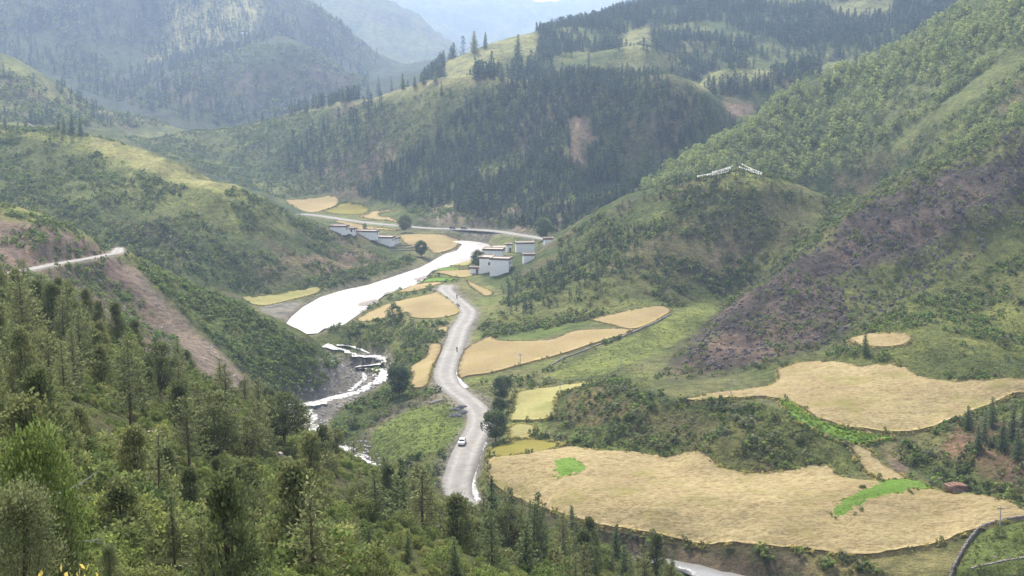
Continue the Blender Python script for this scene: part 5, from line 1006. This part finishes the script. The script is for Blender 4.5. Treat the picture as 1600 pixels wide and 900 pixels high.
rocks('stones', [((NEARP, 35, 250, .03), dict(up=.5, clump=12, thr=.1)), (([(160,420),(290,500),(412,625),(380,640),(150,450)], 325, 440, .06), dict(up=.5, keep=False)), (([(1490,905),(1530,850),(1640,820),(1640,930)], 195, 260, .03), dict(up=.3))], .25, .8, plain('slope_stone', (.36,.32,.29), .95, .3, 1), 'loose pale stones on the near slope and landslide', 52)

# ------------------------------------------------------------------ traffic
def wheelset(root, xs, ys, rad, wid):
    tyre = plain('tyre_rubber', (.03,.03,.03), .9) if 'tyre_rubber' not in bpy.data.materials else bpy.data.materials['tyre_rubber']
    for x in xs:
        for y in ys:
            n = 14; V = []; F = []
            for s_ in (-1, 1):
                for j in range(n): a = 2*math.pi*j/n; V.append((x+s_*wid/2, y+rad*math.cos(a), rad+rad*math.sin(a)))
            F = [(j, (j+1) % n, n+(j+1) % n, n+j) for j in range(n)]+[tuple(range(n))[::-1], tuple(range(n, 2*n))]
            w = MB().add(V, F).build('wheel', tyre, root); MB().box((x+math.copysign(wid/2, x) if x else wid/2, y, rad), (.04, rad*.9, rad*.9)).build('rim', tin, w)
def car(pos, rz, paint, label, name='parked_car'):
    root = empty(name, pos, rz); prof = [(-2.05,.42),(-2.1,.75),(-1.95,.98),(-1.0,1.05),(-.45,1.5),(1.1,1.55),(1.85,1.1),(2.08,1.0),(2.1,.42)]     # nose at -y
    V = []; m = len(prof)
    for x, k in ((-.84, 1), (-.78, .985), (.78, .985), (.84, 1)):
        for y, z in prof: V.append((x*(1-.16*max(0, z-1.0)/.5), y*(1 if abs(x) < .8 else .985), z if abs(x) < .8 else z-.03))
    F = [(q*m+i, q*m+i+1, (q+1)*m+i+1, (q+1)*m+i) for q in range(3) for i in range(m-1)]+[tuple(range(m))[::-1], tuple(range(3*m, 4*m)), (0, 3*m, 4*m-1, m-1)]
    MB().add(V, F).build('body', paint, root); MB().add([(-.66,-.97,1.09),(.66,-.97,1.09),(.62,-.49,1.47),(-.62,-.49,1.47)], [(0,1,2,3)]).build('windscreen', glassm, root)
    MB().add([(-.62,1.18,1.53),(.62,1.18,1.53),(.66,1.8,1.15),(-.66,1.8,1.15)], [(0,1,2,3)]).build('rear_window', glassm, root)
    for s_ in (-1, 1): MB().add([(s_*.835,-.8,1.1),(s_*.835,1.5,1.14),(s_*.735,1.0,1.46),(s_*.735,-.4,1.44)], [(0,1,2,3)]).build('side_window', glassm, root); MB().box((s_*.6, -2.07, .72), (.32, .08, .16)).build('headlight', cloth, root); MB().box((s_*.62, 2.07, .85), (.26, .06, .2)).build('tail_light', brick, root)
    wheelset(root, (-.78, .78), (-1.3, 1.3), .33, .2); return tag(root, label, 'car')
def on_road(P, px, py):
    q = np.array([project(*p) for p in P]); k = int(np.argmin((q[:, 0]-px)**2*.2+(q[:, 1]-py)**2)); d = P[min(k+1, len(P)-1)]-P[max(k-1, 0)]; a = hit(px, py, 255)[0]
    return k, P[k], math.atan2(d[1], d[0])
k, p, a = on_road(ROAD, 735, 694); nrm = np.array([-math.sin(a), math.cos(a)]); xw = at(722, 694, z=float(p[2])+.1)
carp = plain('white_paint', (.80,.80,.80), .35, .02, 1, 0, .5); car((xw[0], xw[1], float(p[2])+.1), a+math.pi/2, carp, 'white car parked at the left edge of the road')
dkp = plain('dark_paint', (.05,.05,.06), .4, .1, 1, 0, .5)
for px, lab in ((703, 'dark car on the far road above the footbridge'), (721, 'second dark car on the far road, right of the footbridge')):
    k, p, a = on_road(FAR_ROAD, px, 358); car((p[0], p[1], p[2]+.1), a+math.pi/2, dkp, lab, 'distant_car')
jacket = plain('dark_jacket', (.06,.05,.06), .9); skin_m = plain('skin', (.42,.26,.19), .7); frame_m = plain('motorcycle_metal', (.10,.10,.11), .4)
def rider(pos, rz, l1, l2):
    """motorcycle with its rider, both facing local -y"""
    mc = empty('motorcycle', pos, rz); wheelset(mc, (0,), (-.68, .68), .31, .1)
    MB().box((0, -.12, .78), (.26, .5, .24), 0, .75).build('fuel_tank', frame_m, mc); MB().box((0, .42, .80), (.26, .75, .12)).build('seat', jacket, mc); MB().box((0, .02, .48), (.26, .42, .36), 0, .85).build('engine', tin, mc)
    b = MB()
    for x in (-.08, .08): v, f = tube([(x, -.68, .31), (x, -.45, 1.0)], [.03, .03], 6); b.add(v, f)
    b.build('fork', tin, mc); v, f = tube([(-.36, -.36, 1.04), (0, -.45, 1.02), (.36, -.36, 1.04)], [.02, .025, .02], 6); MB().add(v, f).build('handlebar', tin, mc); MB().box((0, -.58, .88), (.17, .12, .17)).build('headlight', cloth, mc); tag(mc, l1, 'motorcycle')
    J = [(0,.28,.92),(0,.24,1.18),(0,.16,1.42),(0,.12,1.54),(0,.09,1.70),(.20,.15,1.40),(.30,-.05,1.18),(.30,-.33,1.07),(-.20,.15,1.40),(-.30,-.05,1.18),(-.30,-.33,1.07),(.13,.26,.90),(.22,-.14,.80),(.20,.10,.38),(.20,-.05,.32),(-.13,.26,.90),(-.22,-.14,.80),(-.20,.10,.38),(-.20,-.05,.32)]
    E = [(0,1),(1,2),(2,3),(3,4),(2,5),(5,6),(6,7),(2,8),(8,9),(9,10),(0,11),(11,12),(12,13),(13,14),(0,15),(15,16),(16,17),(17,18)]; Rr = [.15,.15,.15,.06,.105,.075,.055,.045,.075,.055,.045,.11,.085,.06,.05,.11,.085,.06,.05]
    me = bpy.data.meshes.new('person'); me.from_pydata(J, E, []); me.update(); me.materials.append(jacket); o = obj('person', me, None, pos); o.rotation_euler = (0, 0, rz); o.modifiers.new('skin', 'SKIN'); sv = me.skin_vertices[0].data
    for q, rr in zip(sv, Rr): q.radius = (rr, rr)
    sv[0].use_root = True; s2 = o.modifiers.new('smooth', 'SUBSURF'); s2.levels = s2.render_levels = 1; tag(o, l2, 'person')
    v = []; f = []
    for q in range(5):
        for j in range(8): t = math.pi*q/4; v.append((.085*math.sin(t)*math.cos(j*math.pi/4), .02+.10*math.sin(t)*math.sin(j*math.pi/4)-.045, 1.69-.115*math.cos(t)))
    f = [(q*8+j, q*8+(j+1) % 8, (q+1)*8+(j+1) % 8, (q+1)*8+j) for q in range(4) for j in range(8)]; MB().add(v, f).build('face', skin_m, o, True)
for px, py, l1, l2 in ((752, 668, 'motorcycle on the road beside the nearest roadside tree', 'rider in dark clothes beside the nearest roadside tree'), (714, 549, 'motorcycle near the roadside channel by the long barley field', 'rider in dark clothes near the long barley field'), (714, 466, 'motorcycle far up the road near its start', 'rider in dark clothes far up the road')):
    k, p, a = on_road(ROAD, px, py); xw = at(px, py, z=float(p[2])+.1); rider((xw[0], xw[1], float(p[2])+.08), a+math.pi/2, l1, l2)

# ------------------------------------------------------------------ the air
hz = bpy.data.materials.new('haze'); hz.use_nodes = True; hn = hz.node_tree.nodes; hn.remove(hn['Principled BSDF']); pv = hn.new('ShaderNodeVolumePrincipled')
pv.inputs['Color'].default_value = (.52,.68,1.0,1); pv.inputs['Density'].default_value = HAZE; pv.inputs['Anisotropy'].default_value = .35
hz.node_tree.links.new(pv.outputs[0], hn['Material Output'].inputs['Volume'])
zmax = float(Z.max())+40; zmin = float(Z.min())-2
o = MB().box((0, 4750, (zmax+zmin)/2), (14800, 9800, zmax-zmin)).build('haze', hz); tag(o, 'pale blue haze filling the valley', 'haze', kind='stuff')
